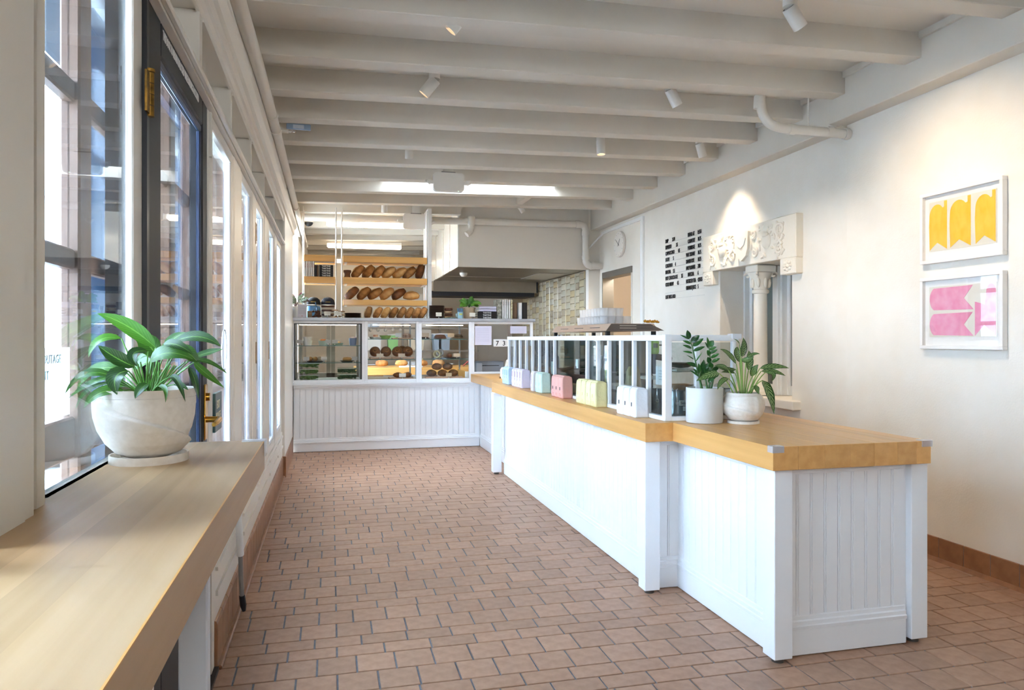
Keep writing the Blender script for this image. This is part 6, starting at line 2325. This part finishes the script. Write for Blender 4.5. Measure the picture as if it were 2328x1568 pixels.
# grinders
for i, (x, y) in enumerate(((2.10, 7.2), (2.13, 6.98))):
    g = thing('coffee_grinder', ['far', 'near'][i] + ' black coffee grinder behind the balusters', 'grinder', (x, y, .93), 'coffee grinders')
    B('body', BLACKM, g, x - .07, x + .07, y - .08, y + .08, .931, 1.22, ch=.02)
    MB().lathe([(.05, 0), (.075, .06), (.075, .14), (.0005, .145)], 18, (x, y, 1.22)).build('hopper', mat('smoked_plastic', '#26262b', .2), g, smooth=True)
    MB().cyl((x - .11, y, 1.10), (x - .07, y, 1.12), .025, n=12).build('spout', CHROME, g, smooth=True)
tp_ = thing('tamper_set', 'steel tamper and cups beside the espresso machine top', 'tampers', (2.16, 7.05, 1.36))
for q in range(3):
    MB().cyl((2.14 + q * .03, 6.86, 1.37), (2.14 + q * .03, 6.86, 1.42), .014, n=12).build('cup', CHROME, tp_, smooth=True)
B('plate', STEEL, tp_, 2.11, 2.23, 6.84, 6.9, 1.365, 1.37)
# green timer
tm = thing('green_timer', 'lime green kitchen timer hanging at the machine end', 'timer', (2.50, 5.25, 1.28))
MB().box(2.43, 2.50, 5.27, 5.30, 1.26, 1.37, ch=.012).build('case', mat('lime_plastic', '#8fc23a', .4), tm)
B('display', mat('lcd', '#55604e', .2), tm, 2.445, 2.485, 5.268, 5.271, 1.31, 1.345)
B('hook', BLACKM, tm, 2.455, 2.475, 5.27, 5.36, 1.37, 1.39)
# baskets, boxes on the worktop behind the glass
wbx = thing('wooden_crate', 'low wooden crate behind the lilac bags', 'crate', (2.0, 6.6, .93))
WD = wood('crate_wood', '#a9744a', '#8a5a36', 'y', 4, .08, .6, 0)
for z in (.94, 1.00, 1.06):
    B('slat', WD, wbx, 1.86, 1.872, 6.3, 6.75, z, z + .05, ch=.002)
    B('slat', WD, wbx, 2.06, 2.072, 6.3, 6.75, z, z + .05, ch=.002)
for y_ in (6.3, 6.735):
    B('end_board', WD, wbx, 1.872, 2.06, y_, y_ + .015, .935, 1.11)
B('floor_board', WD, wbx, 1.86, 2.072, 6.3, 6.75, .931, .94)
kn = thing('knife_board', 'slanted wooden board leaning behind the guard', 'board', (2.0, 7.0, .93))
MB().prism([(6.95, .931), (6.99, .931), (7.2, 1.30), (7.16, 1.31)], 'x', 1.90, 1.98).build('board', SHELFW, kn)
crp = thing('card_reader', 'black tablet stand with grey screen behind the glass gap', 'tablet', (1.95, 5.35, .93))
MB().prism([(5.15, .931), (5.55, .931), (5.55, .95), (5.15, .95)], 'x', 1.88, 2.06).build('base', DK, crp)
MB().prism([(1.93, .95), (1.96, .95), (2.03, 1.24), (2.0, 1.25)], 'y', 5.18, 5.52).build('screen', mat('screen_grey', '#5f6368', .12), crp)
B('stand', STEEL, crp, 2.0, 2.04, 5.30, 5.40, .95, 1.36)
sto = thing('metal_shelf_unit', 'low dark metal shelf under the machine glass', 'shelf', (1.93, 4.85, .93))
B('board', DK, sto, 1.86, 2.06, 4.6, 5.1, 1.02, 1.035)
for y_ in (4.6, 5.08):
    B('side', STEEL, sto, 1.86, 2.06, y_, y_ + .02, .931, 1.02)
B('paper_stack', PAPER, sto, 1.88, 2.04, 4.65, 5.0, 1.035, 1.06)
kb = thing('kraft_bag', 'tall tapered kraft paper bag behind the yellow coffee bags', 'paper bag', (1.90, 4.40, .93))
MB().lathe([(.06, 0), (.058, .12), (.045, .24), (.03, .27)], 10, (1.90, 4.40, .931), None, True, True).build('bag', mat('kraft_pale', '#c9b483', .8, bump=.2, bscale=25), kb)
B('stamp', INK, kb, 1.835, 1.838, 4.385, 4.415, 1.10, 1.135)


def canister(x, y, h_, label, lab=None, r=.058):
    t = thing('steel_canister', label, 'canister', (x, y, .93), 'clamp lid steel canisters')
    MB().lathe([(.0005, 0), (r, 0), (r, h_), (r * .96, h_)], 26, (x, y, .931)).build('body', mat('canister_steel', '#b2b3b4', .22, 1.0), t, smooth=True)
    MB().lathe([(r * 1.02, h_ - .004), (r * 1.03, h_ + .008), (r * .98, h_ + .022), (r * .7, h_ + .030), (.0005, h_ + .032)], 26, (x, y, .931)).build('lid', glassmat('acrylic_lid', '#eef0ee', 1.5, .03), t, smooth=True)
    MB().tube([(x - r * .5, y - r * .95, .931 + h_ + .012), (x - r * .55, y - r * 1.15, .931 + h_ - .02), (x - r * .5, y - r * 1.1, .931 + h_ - .055)], .003, 6).build('clamp_wire', CHROME, t, smooth=True)
    pts = [(x - r * .5 + .009 * math.cos(a), y - r * 1.1, .931 + h_ - .062 + .009 * math.sin(a)) for a in [2 * PI * i / 12 for i in range(13)]]
    MB().tube(pts, .0025, 6).build('clamp_ring', CHROME, t, smooth=True)
    if lab:
        MB().box(x - .012, x + .04, y - r - .004, y - r + .006, .931 + .075, .931 + .105).build('label', PAPER, t)
        text(lab, .022, mat('pen_ink', '#4d5866', .6), t, frameM((x - .006, y - r - .0048, .931 + .083), (1, 0, 0), (0, 0, 1)))
        MB().box(x + .012, x + .038, y - r - .003, y - r + .006, .931 + .045, .931 + .07).build('label', PAPER, t)
    return t


canister(1.905, 3.80, .155, 'steel clamp canister with paper label beside the corner post', 'Sen', .06)
canister(1.885, 4.01, .15, 'steel clamp canister behind the white coffee bags', None, .055)
canister(2.075, 3.86, .155, 'dark steel canister partly behind the cylinder pot', None, .06)
canister(2.30, 3.98, .15, 'steel canister with hanging clamp between the two pots', None, .05)
for i, (x, y, z) in enumerate(((1.93, 4.16, .931), (2.06, 4.05, .931))):
    pc = thing('plastic_tub', ['low', 'tall'][i] + ' clear square food tub behind the guard', 'tub', (x, y, z), 'clear tubs behind the guard')
    hh = (.20, .25)[i]
    B('lid', mat('tub_lid_clear', '#d8d0c0', .4), pc, x - .062, x + .062, y - .062, y + .062, z + hh, z + hh + .02, ch=.006)
    B('contents', mat('tub_contents', '#b98a5e' if i == 0 else '#d2c5a0', .7), pc, x - .05, x + .05, y - .05, y + .05, z + .005, z + hh * .7)
    MB().box(x - .057, x + .057, y - .057, y + .057, z, z + hh, ch=.01).build('tub', MATS['clear_film'], pc)
ps = thing('plate_stack', 'small stack of olive green plates between the plant pots', 'plates', (2.19, 3.79, .93))
for q in range(4):
    MB().lathe([(.0005, 0), (.05, 0), (.068, .008), (.069, .012), (.0005, .007)], 26, (2.19, 3.79, .931 + q * .011)).build('plate', mat('olive_glaze', '#8a8244', .35, rnd=.1), ps, smooth=True)
strn = thing('strainer', 'round metal strainer resting on a clear tub behind the guard', 'strainer', (2.06, 4.06, 1.2))
MB().lathe([(.0005, -.02), (.05, -.015), (.085, .0), (.09, .012), (.086, .013), (.0005, -.012)], 22, (2.06, 4.06, 1.2225)).build('bowl', mat('strainer_steel', '#8f867c', .35, .8), strn, smooth=True)
